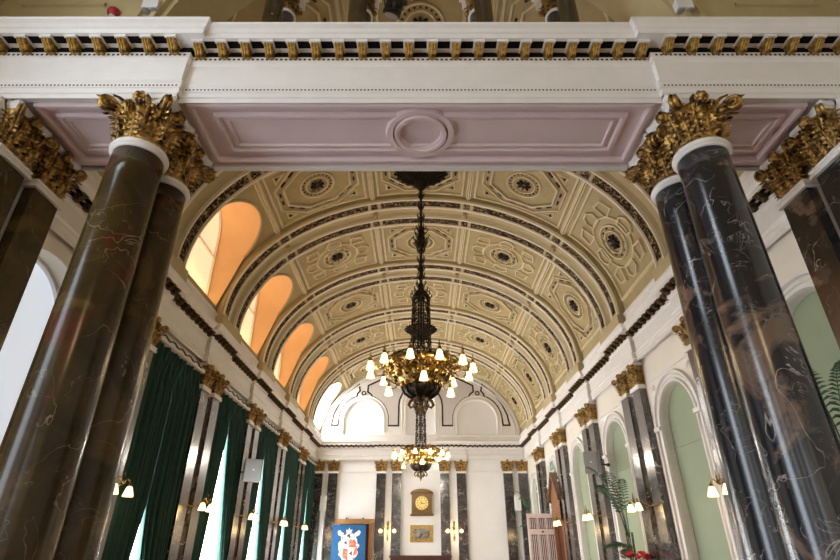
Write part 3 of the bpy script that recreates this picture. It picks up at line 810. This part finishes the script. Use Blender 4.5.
    g = MB(); g.lathe(sp, 16); gm = g.mesh('glass_shade', M['shade'])
    h = MB(); h.lathe([(.012, .05), (.03, .03), (.04, .0), (.036, -.03)], 12); hm = h.mesh('lamp_holder', M['brass'])
    for i in range(12):
        a = 2*PI*i/12-PI/2+math.radians(19)
        o = link('lamp_arm', a1, t, (0, 0, 0), a); link('lamp_holder', hm, o, (1.0, 0, .02)); link('glass_shade', gm, o, (1.0, 0, .005))
    for i in range(3):
        a = 2*PI*i/3-PI/2+math.radians(4)
        o = link('lamp_arm', a2, t, (0, 0, 0), a); link('lamp_holder', hm, o, (.70, 0, -.29)); link('glass_shade', gm, o, (.70, 0, -.305))
    return t
ch = chandelier((0.01, 9.55, 3.15), 'nearer and larger-looking brass and iron chandelier with lit glass shades')
dup(ch, (0.01, 19.45, 3.15), None, 'farther, smaller-looking brass chandelier hanging before the end wall clock')

# ------------------------------------------------------------------ wall lamps
def sconce_meshes():
    d = {}
    b = MB(); b.lathe([(.05, 0), (.06, .01), (.05, .03), (.02, .04)], 14); d['plate'] = b
    return d
def sconce(loc, rz, reach, label, group, spread=.21, candle=False):
    t = thing('wall_lamp', label, 'lamp', loc, rz, group)
    b = MB(); b.box((-.045, -.02, -.30), (.045, 0, .32)); b.ball((0, -.03, .34), .04); b.ball((0, -.03, -.33), .035); b.ball((0, -.03, .1), .06); b.build('backplate', M['brass'], t)
    b = MB(); r = -reach
    b.tube([(0, -.02, .05), (0, r*.5, .0), (0, r, .08)], .014, 6); b.ball((0, r, .1), .03); b.tube([(0, r, .1), (0, r, .26)], [.018, .005], 6)
    b.build('stem_arm', M['brass'], t)
    for sx in (-1, 1):
        a = MB(); a.tube([(0, r, .08), (sx*spread*.5, r, .15), (sx*spread*.9, r, .13), (sx*spread, r, .07)], .011, 6)
        a.ball((sx*spread, r, .075), .03, 0, 8, 5); o = a.build('lamp_arm', M['brass'], t)
        g = MB()
        if candle: g.ball((sx*spread, r, .0), .075, 0, 12, 8)
        else: g.lathe([(.02, .06), (.04, .045), (.055, .0), (.075, -.07), (.072, -.08), (.03, -.07)], 14, (sx*spread, r, 0))
        g.build('glass_shade', M['shade2'], o)
    return t
for sx, sw in ((-1, 'left'), (1, 'right')):
    for k, yc in enumerate(RC):
        sconce((sx*(WX-.0), yc, .78), -sx*PI/2, .48, f'brass two-light wall lamp between the {ORD[k]} pilasters of the {sw} wall', f'wall lamps along the {sw} wall')
for x, w in ((-1.385, 'left'), (1.425, 'right')):
    sconce((x, YE, .74), 0, .30, f'two-globe brass wall lamp on the end wall, {w} of the clock', 'wall lamps on the end wall', .29, True)

# ------------------------------------------------------------------ niches of the right wall
for k, (c, hw) in enumerate(nich):
    lab = ['green arched niche seen between the right columns and the right pier', 'largest-looking green arched niche, just left of the big right columns', 'green arched niche with a palm standing before it',
           'narrow green arched niche behind the grey wall speaker', 'arched niche behind the wooden porch', 'farthest pale arched niche at the right corner'][k]
    t = thing('arched_niche', lab, 'niche', (WX, c, FL), 0, 'arched niches of the right wall')
    b = MB(); lp = [(u-c, v-FL) for u, v in arch_loop(c, hw-.006, -1.194, 2.12)]
    fn = lambda u, v, q: (q, u, v)
    b.plate([lp], fn, .13, .16)
    rows = [[(q, u, v) for q in (0, .13)] for u, v in lp+[lp[0]]]; b.grid(rows, 1, False)
    b.box((.115, -hw+.01, 1.72-FL), (.132, hw-.01, 1.745-FL))
    b.build('recess', [M['green'], M['white']], t)
    b = MB(); zs = 2.12-FL
    for r, w, h in ((.035, .07, .05), (.12, .06, .035), (.20, .07, .065)):
        lp2 = [(hw+r, .4)] + [((hw+r)*math.cos(PI*i/20), zs+(hw+r)*math.sin(PI*i/20)) for i in range(21)] + [(-hw-r, .4)]
        relief(b, lp2, w, h, 0, lambda u, v, q: (-q, u, v), False, 5)
    b.cbox((-.04, hw+.13, zs), (.10, .24, .07)); b.cbox((-.04, -hw-.13, zs), (.10, .24, .07))
    b.build('archivolt', M['white'], t)
    if k > 0:
        b = MB()
        for sg in (1, -1):
            for (u, v, r0) in ((hw*.78+.22, zs+hw*.9+.18, .07), (hw+.22, zs+hw*.45+.15, .05)):
                b.tube([(-.012, sg*(u+r0*(1-.7*q/14)*math.cos(q*.75)), v+r0*(1-.7*q/14)*math.sin(q*.75)) for q in range(15)], .014, 5)
        b.build('spandrel_scroll', M['white'], t)

# ------------------------------------------------------------------ curtains on the left wall
def drape(loc_y, y0, inner_top, apex, wbot, side, label):
    """side -1: near drape (from y0 up to the slit), +1 far drape"""
    b = MB(); nz, nu = 26, 60; rows = []
    for i in range(nz+1):
        z = FL+.04+(3.32-FL-.04)*i/nz
        q = max(0, (apex-z)/(apex+.17)); inn = inner_top + side*wbot*min(1.35, q)**1.15
        row = []
        for j in range(nu+1):
            u = j/nu; y = y0+(inn-y0)*u
            fold = .060*math.sin(u*2*PI*9)+.018*math.sin(u*2*PI*4+z*.6)
            if z > 2.7: fold = fold*.6 + .03*math.sin(u*2*PI*3+z*9)
            row.append((-WX+.075+fold, y-loc_y, z))
        rows.append(row)
    b.grid(rows, 0, True)
    back = [[(x-.012, y, z) for x, y, z in r] for r in rows]; b.grid(back, 0, True)
    o = b.build('curtain', M['curtain'], None, (0, loc_y, 0)); return tag(o, label, 'curtain', 'green curtains along the left wall')
ORW = ['nearest', 'second nearest', 'middle', 'second farthest', 'farthest']
cur = [(BC[1], 9.55, .74, .16, .22), (BC[2], 12.75, 2.65, .42, .86), (BC[3], 16.02, 2.65, .42, .66), (BC[4], 19.3, 2.62, .35, .45), (22.9, 22.75, 2.6, .4, .45)]
for k, (c, yi, ap, wn, wf) in enumerate(cur):
    h = 1.06 if k < 4 else 1.05
    drape(c, c-h+.02, yi-.004, ap, wn, -1, f'dark green curtain, near-side drape of the {ORW[k]} curtained window')
    drape(c, c+h-.02, yi+.004, ap, wf, 1, f'dark green curtain, far-side drape of the {ORW[k]} curtained window')
    b = MB(); b.box((-WX+.01, c-1.05, 3.33), (-WX+.17, c+1.05, 3.43))
    o = b.build('pelmet', M['white']); tag(o, f'white curtain pelmet board over the {ORW[k]} curtained window', 'pelmet', 'curtain pelmets along the left wall')
    b = MB(); b.tube([(-WX+.185, c-1.0+.1*i, 3.40+.025*math.sin(i*1.7)) for i in range(21)], .016, 5); b.build('cord', M['iron'], o)

# ------------------------------------------------------------------ end wall
# lunette layer with three blind arches
mb = MB()
lz0 = 4.40
ol = [(-VA+.02, lz0), (VA-.02, lz0)] + [((VA-.03)*math.cos(PI*i/40), VZ+(VH-.03)*math.sin(PI*i/40)) for i in range(41)]
hl = [arch_loop(-2.62, .90, 4.66, 5.38), arch_loop(0, .66, 4.66, 6.05), arch_loop(2.62, .90, 4.66, 5.38)]
mb.plate([ol]+hl, lambda u, v, t: (u, YE-t, v), 0, .13)
fnE = lambda u, v, t: (u, YE-.13-t, v)
for c, hw, zs in ((-2.62, .90, 5.38), (0, .66, 6.05), (2.62, .90, 5.38)):
    for r, w, h in ((.05, .08, .05), (.20, .06, .03)):
        relief(mb, [(c+hw+r, 4.8)] + [(c+(hw+r)*math.cos(PI*i/24), zs+(hw+r)*math.sin(PI*i/24)) for i in range(25)] + [(c-hw-r, 4.8)], w, h, 0, fnE, False, 5)
relief(mb, [(-4.4, 4.66), (4.4, 4.66)], .05, .03, 0, fnE, False, 5)
for r in (.10, .28): relief(mb, [((VA-r)*math.cos(PI*i/50), VZ+(VH-r)*math.sin(PI*i/50)) for i in range(51)], .07, .05, 0, fnE, False, 5)
lunw = struct(mb.build('trim_4', M['white']))
ln = MB()
for sx in (-1, 1):
    A = [(1.02, 5.10), (1.02, 6.05), (.98, 6.3), (.84, 6.62), (.78, 6.85), (1.7, 7.35), (2.48, 6.98), (2.50, 6.68), (2.32, 6.55), (2.26, 6.42)]
    A += [(2.62-1.12*math.cos(a), 5.38+1.12*math.sin(a)) for a in (1.15, .9, .65, .4, .15, 0)] + [(1.50, 5.10)]
    B = [(4.10, 5.12), (4.02, 5.6), (3.80, 6.1), (3.45, 6.58), (2.92, 7.02), (2.86, 6.72), (2.98, 6.58), (3.0, 6.44)]
    B += [(2.62+1.15*math.cos(a), 5.38+1.15*math.sin(a)) for a in (1.05, .8, .55, .3, .1)] + [(3.80, 5.12)]
    for P in (A, B):
        relief(ln, [(sx*u, v) for u, v in P], .075, .02, 0, fnE, True, 5, .0)
    ln.tube([fnE(sx*2.68+.09*math.cos(q*PI/4), 6.60+.09*math.sin(q*PI/4), .02) for q in range(9)], .03, 6)
ln.build('panel_line', M['line'], lunw)
gf = MB()
for sx in (-1, 1):
    P = [(1.06, 5.14), (1.06, 6.05), (1.02, 6.3), (.86, 6.72), (1.7, 7.28), (2.44, 6.95), (2.45, 6.70), (2.25, 6.58), (2.18, 6.42)] + [(2.62-1.17*math.cos(a), 5.38+1.17*math.sin(a)) for a in (1.15, .9, .65, .4, .15, 0)] + [(1.45, 5.14)]
    gf.plate([[(sx*u, v) for u, v in P]], fnE, .001, .006)
gf.build('panel_field', paint('pale_grey_field', (.62,.58,.56), .55, .03), lunw)
t = thing('wall_clock', 'gilt wooden wall clock with arched top and brass dial on the end wall', 'clock', (.06, YE, 1.32))
b = MB(); hw = .44
lp = [(-hw, .06), (hw, .06), (hw, .88)] + [(hw*math.cos(PI*i/16), .88+.17*math.sin(PI*i/16)) for i in range(1, 16)] + [(-hw, .88)]
b.plate([lp], lambda u, v, q: (u, -q, v), 0, .20); b.box((-hw-.05, -.25, .0), (hw+.05, 0, .08)); b.box((-hw-.05, -.24, .86), (hw+.05, 0, .92))
b.plate([[(u*1.1, v+.02) for u, v in lp[2:]]], lambda u, v, q: (u, -q, v), 0, .24)
b.build('case', paint('gilt_wood', (.15,.085,.022), .4, .25, .3, 14), t)
b = MB(); b.lathe([(.27, 0), (.28, .02), (.25, .03)], 30); o = b.build('dial', paint('brass_dial', (.75,.55,.20), .35, .1, .5), t, (0, -.205, .50)); o.rotation_euler = (PI/2, 0, 0)
h = MB()
for i in range(12):
    a = PI/6*i; h.add([(r*math.sin(a+e), r*math.cos(a+e), .032) for r, e in ((.17, -.07), (.23, -.06), (.23, .06), (.17, .07))], [(0, 1, 2, 3)])
h.build('numeral_ring', M['dark'], o)
h = MB(); h.cbox((-.04, .05, .038), (.02, .16, .006)); h.cbox((.06, -.03, .042), (.16, .018, .006)); h.lathe([(.02, .03), (.02, .05)], 10); h.build('hand', M['dark'], o)
t = thing('framed_painting', 'small dark landscape painting in a gilt frame under the clock', 'painting', (.05, YE, .32))
b = MB(); o_, i_ = rect(-.48, .48, 0, .65), rect(-.33, .33, .14, .51); b.plate([o_, i_], lambda u, v, q: (u, -q, v), 0, .06); b.plate([rect(-.44, .44, .04, .61), rect(-.36, .36, .11, .54)], lambda u, v, q: (u, -q, v), .06, .08); b.build('frame', M['goldb'], t)
b = MB(); b.plate([rect(-.34, .34, .13, .52)], lambda u, v, q: (u, -q, v), .005, .02); b.build('canvas', M['canvas'], t)
t = thing('fireplace', 'dark red-brown mantelpiece against the end wall below the painting', 'fireplace', (0, YE, FL))
b = MB(); b.box((-1.28, -.42, 1.36), (1.28, -.16, 1.44)); b.box((-1.2, -.36, 1.28), (1.2, -.16, 1.36)); b.build('shelf', M['darkwood'], t)
b = MB(); b.box((-1.12, -.30, 0), (-.7, -.16, 1.28)); b.box((.7, -.30, 0), (1.12, -.16, 1.28)); b.box((-.7, -.28, .95), (.7, -.16, 1.28)); b.build('surround', M['darkwood'], t)
# doorcase and banner
t = thing('timber_doorcase', 'brown wooden door frame on the end wall behind the blue banner', 'door frame', (-2.79, YE, FL))
b = MB(); b.box((-.78, -.12, 0), (-.62, 0, 2.62)); b.box((.62, -.12, 0), (.78, 0, 2.62)); b.box((-.84, -.16, 2.62), (.84, 0, 2.80)); b.build('frame', paint('tan_wood', (.42,.22,.09), .4, .15, 0, 9), t)
b = MB(); b.box((-.62, -.04, 0), (.62, -.005, 2.62)); b.build('door_leaf', M['darkwood'], t)
b = MB(); b.ball((-.35, -.08, 2.83), .035); b.ball((.35, -.08, 2.83), .035); b.build('spot_clip', M['black'], t)
t = thing('crest_banner', 'blue upright banner with a silver and red coat of arms, before the end wall', 'banner', (-2.93, 23.55, FL))
b = MB(); b.box((-.68, 0, .12), (.68, .03, 2.56)); b.build('cloth', M['blue'], t)
b = MB(); b.box((-.70, -.08, 0), (.70, .12, .12)); b.tube([(-.69, .015, .1), (-.69, .015, 2.56)], .014); b.tube([(.69, .015, .1), (.69, .015, 2.56)], .014); b.build('stand', M['black'], t)
c = MB(); fb = lambda u, v, q: (u*.70, -q, 1.74+v*.80)
wob = [( .58*math.cos(a)*(1+.07*math.sin(9*a)+.05*math.sin(14*a)), .66*math.sin(a)*(1+.06*math.cos(11*a))-.02) for a in [2*PI*i/72 for i in range(72)]]
c.plate([wob], fb, .001, .006, 0)
c.plate([[(-.62, .55), (-.40, .46), (-.3, .62), (-.46, .70), (-.56, .78), (-.68, .70)]], fb, .002, .008, 0); c.plate([[(.62, .55), (.40, .46), (.3, .62), (.46, .70), (.56, .78), (.68, .70)]], fb, .002, .008, 0)
c.plate([[(-.13, .5), (.13, .5), (.18, .82), (.07, .76), (0, .9), (-.07, .76), (-.18, .82)]], fb, .002, .008, 0)
sh_ = lambda x0, x1, y0, y1: [(x0, y0), (x1, y0), (x1, y1), (x0, y1)]
c.plate([[(.03, .0), (.40, -.02), (.46, .18), (.36, .34), (.05, .34)]], fb, .009, .012, 1); c.plate([[(-.32, -.45), (-.03, -.60), (-.03, -.08), (-.30, -.05)]], fb, .009, .012, 1)
c.plate([[(.30, -.38), (.52, -.30), (.52, .05), (.40, .05)]], fb, .009, .012, 1)
for x, y, r in ((-.17, .2, .13), (.17, -.28, .13), (0, .52, .16), (-.36, .42, .08), (.33, -.5, .07), (-.05, .36, .07), (-.45, -.1, .06), (.12, .62, .06)):
    c.plate([[(x+(px-x)*(1+.4*((i_*7) % 3-1)), y+(py-y)*(1+.4*((i_*5) % 3-1))) for i_, (px, py) in enumerate(ngon(x, y, r*.6, r*.6, 9))]], fb, .009, .0125, 2 if r > .1 else 1)
c.plate([[(-.28, -.82), (.28, -.82), (.36, -.72), (-.36, -.72)]], fb, .001, .006, 0)
c.build('coat_of_arms', [M['crestw'], M['crestr'], M['crestk']], t)
# loudspeakers
def speaker(loc, rz, dims, mat, label, bracket=None):
    t = thing('loudspeaker', label, 'speaker', loc, rz, None); w, d, h = dims
    b = MB(); b.box((-w/2, -d, 0), (w/2, 0, h)); b.build('cabinet', mat, t)
    b = MB(); b.box((-w/2+.03, -d-.012, .03), (w/2-.03, -d, h-.03)); g = b.build('grille', mat, t)
    b = MB(); b.lathe([(.02, 0), (.02, .006)], 10); o = b.build('badge', M['plastic'], g, (0, -d-.012, h*.5)); o.rotation_euler = (PI/2, 0, 0)
    if bracket:
        b = MB(); b.tube([(0, -.02, h*.55), (0, .06, h*.55), (bracket[0]*.5, bracket[1]*.6, h*.5), (bracket[0], bracket[1], h*.5)], .026); b.ball((bracket[0], bracket[1], h*.5), .05); b.build('bracket_arm', M['black'], t)
    return t
speaker((4.26, 13.30, 1.66), -.55, (.34, .24, .50), M['box'], 'grey wall speaker on a dark bracket beside the right wall niches', (.235, .48))
speaker((-4.34, 13.98, 1.55), .45, (.42, .30, .52), M['box'], 'grey wall speaker between the left wall curtains', (-.156, .30))
lsp = speaker((-4.17, YE-.0, 1.52), 0, (.27, .24, .60), M['boxw'], 'white speaker on a tall white post in the far left corner of the end wall')
b = MB(); b.box((-.10, -.16, FL-1.52), (.08, -.02, 0)); b.build('post', M['boxw'], lsp)
speaker((4.17, YE-.0, 1.52), 0, (.27, .24, .60), M['boxw'], 'small white speaker in the far right corner of the end wall')
# wooden porch and open door on the right wall
t = thing('timber_porch', 'brown wooden gabled porch on the right wall near the end', 'porch', (WX, 18.95, FL-.08))
b = MB(); b.box((-.18, -.64, 0), (-.10, -.52, 3.2)); b.box((-.18, .52, 0), (-.10, .64, 3.2)); b.box((-.18, -.64, 2.55), (0, .64, 3.25))
for z in (2.7, 2.85, 3.0): b.box((-.20, -.62, z), (-.18, .62, z+.05))
b.box((-.10, -.64, 0), (0, -.52, 2.55)); b.box((-.10, .52, 0), (0, .64, 2.55)); b.build('frame', M['wood'], t)
b = MB()
b.plate([[(-.68, 3.25), (.68, 3.25), (0, 3.98)]], lambda u, v, q: (-q, u, v), 0, .19); b.build('gable', M['wood'], t)
b = MB()
for sg in (-1, 1):
    b.plate([[(sg*.74, 3.16), (sg*.74, 3.28), (0, 4.10), (0, 3.98)]], lambda u, v, q: (-q, u, v), 0, .28)
b.build('roof', paint('brown_roof', (.20,.11,.06), .5, .2), t)
b = MB(); b.box((-.06, -.52, 0), (-.02, .52, 2.55)); b.build('inner_door', M['darkwood'], t)
t = thing('panelled_door', 'open pale door leaf with dark striped panels beside the wooden porch', 'door', (4.22, 19.85, FL))
b = MB()
hs_ = [rect(-.42+.295*i, -.42+.295*i+.25, 2.28, 2.62) for i in range(3)] + [rect(-.42+.295*i, -.42+.295*i+.25, .25, 2.10) for i in range(3)]
b.plate([rect(-.5, .5, 0, 2.76)]+hs_, lambda u, v, q: (u, -q, v), 0, .06); b.build('leaf_frame', M['doorw'], t)
for h_ in hs_:
    b = MB(); b.plate([h_], lambda u, v, q: (u, -q, v), .015, .035); u0, u1 = h_[0][0], h_[1][0]
    for q in range(4): 
        uu = u0+.03+(u1-u0-.06)*q/3; b.plate([rect(uu-.012, uu+.012, h_[0][1]+.02, h_[2][1]-.02)], lambda u, v, qq: (u, -qq, v), .035, .05, 1)
    b.build('panel', [M['doorp'], M['doorw']], t)
b = MB(); b.lathe([(.03, 0), (.04, .02), (.02, .05)], 12); o = b.build('door_knob', M['brass'], t, (0, -.06, 2.19)); o.rotation_euler = (PI/2, 0, 0)
t = thing('exit_sign', 'small green exit sign with a running figure on the right wall above the porch', 'sign', (WX, 19.45, 2.52))
b = MB(); b.box((-.05, -.22, 0), (0, .22, .34)); b.build('housing', M['plastic'], t)
b = MB(); b.box((-.06, -.18, .04), (-.05, .18, .30)); f = b.build('panel', M['exit'], t)
b = MB(); fx = lambda u, v, q: (-.0605-q, u, .17+v)
b.plate([ngon(.03, .08, .022, .022, 10)], fx, 0, .003); b.plate([[(.0, .05), (.05, .05), (.02, -.02), (.06, -.09), (.035, -.10), (-.01, -.03), (-.05, -.09), (-.07, -.08), (-.03, .0)]], fx, 0, .003)
b.plate([rect(-.15, -.09, -.09, .09)], fx, 0, .003); b.build('pictogram', M['plastic'], f)
# plants
def frond(b, base, ang, L, rise, droop, nleaf=18, lw=.015):
    o = Vector((math.cos(ang), math.sin(ang), 0)); t = Vector((-o.y, o.x, 0)); pts = []
    for i in range(9):
        s = i/8; pts.append(Vector(base)+o*(L*s*(.55+.45*s))+Vector((0, 0, rise*(1.6*s-s*s*droop))))
    b.tube(pts, [.010*(1-.8*i/8) for i in range(9)], 5)
    for i in range(nleaf):
        s = .22+.76*i/nleaf; k = s*8; j = min(7, int(k)); p = pts[j].lerp(pts[j+1], k-j); d = (pts[j+1]-pts[j]).normalized()
        ll = L*.34*math.sin(PI*min(.95, s*.85+.12))
        for sg in (-1, 1):
            e = p+d*ll*.6+t*sg*ll*.75-Vector((0, 0, ll*.45)); m_ = p.lerp(e, .45)+Vector((0, 0, ll*.10)); w = d*lw
            b.add([p-w*.4, p+w*.4, m_+w, m_-w, e], [(0, 1, 2, 3), (3, 2, 4)])
def palm(loc, h, n, L, label, ped, rnd, aim=None):
    R_ = random.Random(rnd)
    t = thing('potted_palm', label, 'plant', loc, 0, 'palms along the right wall')
    b = MB(); b.lathe([(.15, 0), (.19, .02), (.22, .35), (.24, .38), (.20, .38), (.18, .34)], 18); b.build('pot', M['darkwood'], t)
    b = MB()
    for i in range(5): a = 2*PI*i/5; b.tube([(.03*math.cos(a), .03*math.sin(a), .34), (.05*math.cos(a), .05*math.sin(a), h*.6), (.07*math.cos(a), .07*math.sin(a), h)], [.016, .013, .010], 6)
    b.build('stem', M['stem'], t)
    for i in range(n):
        a = (2*PI*i/n+R_.uniform(-.2, .2)) if aim is None else aim[i % len(aim)]+R_.uniform(-.12, .12)
        b = MB(); frond(b, (.05*math.cos(a), .05*math.sin(a), h-.1*R_.random()-(.35 if i % 3 == 2 else 0)), a, L*R_.uniform(.75, 1.05), (R_.uniform(1.1, 1.9) if i % 3 != 2 else R_.uniform(.3, .6))*min(1, L/.66)*.95, R_.uniform(.75, 1.1) if i % 3 != 2 else 1.5); b.build('frond', M['leaf'], t)
palm((4.42, 12.15, FL), 1.95, 12, .66, 'tall potted palm before the second green niche on the right wall', 0, 3, [PI, PI*.75, PI*1.25, 1.9, -1.9, 2.3, -2.4, PI*.9, PI*1.1])
palm((4.50, 5.62, FL), 2.35, 9, .55, 'potted palm behind the right pier at the photo edge', 0, 5, [PI, PI*.75, PI*1.25, 1.9, -1.9, 2.6, -2.5, PI])
palm((4.36, 22.6, FL), 2.8, 7, .55, 'small potted palm in the far right corner behind the open door', 0, 8, [PI, PI*.7, PI*1.3, 1.9, -1.9, 2.6, -2.5])
t = thing('flower_stand', 'pedestal bowl of red flowers below the palm on the right wall', 'flowers', (4.28, 11.74, FL))
b = MB(); b.lathe([(.20, 0), (.20, .05), (.10, .10), (.09, 1.05), (.18, 1.12), (.24, 1.25), (.22, 1.26)], 20); b.build('pedestal', M['white'], t)
R_ = random.Random(4)
b = MB()
for i in range(46):
    a = R_.uniform(0, 2*PI); r = R_.uniform(.05, .34); z = 1.28+R_.uniform(0, .22); d = Vector((math.cos(a), math.sin(a), .4)); p = Vector((r*.8*math.cos(a), r*.8*math.sin(a), z)); w = Vector((-d.y, d.x, 0))*.045
    b.add([p, p+d*.08+w, p+d*.20, p+d*.08-w], [(0, 1, 2, 3)])
b.build('foliage', M['leaf'], t)
for i in range(14):
    a = R_.uniform(0, 2*PI); r = .26*math.sqrt(R_.random()); b = MB()
    b.ball((0, 0, 0), .042, 0, 8, 5)
    for q in range(7): b.ball((.045*math.cos(q*2*PI/7), .045*math.sin(q*2*PI/7), .012), .032, 0, 6, 4, .6)
    b.build('bloom', M['flower'], t, (r*math.cos(a), r*math.sin(a), 1.46+.12*(1-r/.3)+R_.uniform(0, .06)))
for c, hw in lun[1:5]:
    light('sill_lamp', 'AREA', (-4.66, c, LUN_S+.06), 7, (1, .60, .25), (.10, 1.5), (PI, 0, 0))
# string courses between the pilasters
def course(name_no, pts): 
    b = MB(); b.sweep(pts, [(0, 3.06), (.02, 3.07), (.03, 3.10), (.0, 3.12)]); struct(b.build('trim_%d' % name_no, M['white']))
b = MB()
for c in BC[1:5]: b.box((WX-.025, c-1.07, 3.08), (WX, c+1.07, 3.12))
struct(b.build('trim_5', M['white']))
b = MB()
for a, c in ((-3.62, -1.95), (-.82, .84), (2.01, 3.63)): b.box((a, YE-.025, 3.08), (c, YE, 3.12))
struct(b.build('trim_6', M['white']))
b = MB(); b.box((-WX, YB, FL), (-WX+.03, 3.2, FL+.3)); struct(b.build('baseboard_left', M['white']))
b = MB(); b.box((WX-.03, YB, FL), (WX, 3.2, FL+.3)); struct(b.build('baseboard_right', M['white']))

# ------------------------------------------------------------------ lights
for y in (9.55, 19.45):
    for i in range(4):
        a = PI/2*i+.4; light('chandelier_glow', 'POINT', (.01+.88*math.cos(a), y+.88*math.sin(a), 3.0), 15 if y < 15 else 90, (1, .76, .46) if y < 15 else (1, .92, .82), .12)
for sx in (-1, 1):
    for yc in RC: light('wall_lamp_glow', 'POINT', (sx*(WX-.50), yc, .62), 9, (1, .70, .36), .1)
light('unseen_chandelier_stand_in', 'POINT', (-.6, -1.6, 3.1), 70, (1, .70, .38), .3)  # added warm light without a fitting, standing in for an unseen chandelier
for x in (-1.385, 1.425): light('wall_lamp_glow', 'POINT', (x, YE-.42, .74), 14, (1, .72, .38), .1)
w = bpy.data.worlds.new('World'); sc.world = w; w.use_nodes = True
w.node_tree.nodes['Background'].inputs[0].default_value = (.75, .85, 1, 1); w.node_tree.nodes['Background'].inputs[1].default_value = 1.0

# ------------------------------------------------------------------ lift to floor level, camera
for o in list(COL.objects):
    if o.parent is None: o.location.z += EYE
cam = bpy.data.cameras.new('Camera'); cam.sensor_width = 36; cam.lens = 36*515/840; cam.clip_start = .05
co = bpy.data.objects.new('Camera', cam); COL.objects.link(co); co.location = (0, 0, EYE)
co.rotation_euler = (PI/2+math.atan(271/515), 0, 0); cam.shift_x = -.5/840
sc.camera = co
sc.view_settings.view_transform = 'Standard'; sc.view_settings.look = 'None'; sc.view_settings.gamma = 1; sc.view_settings.use_curve_mapping = False
sc.view_settings.exposure = 0.15
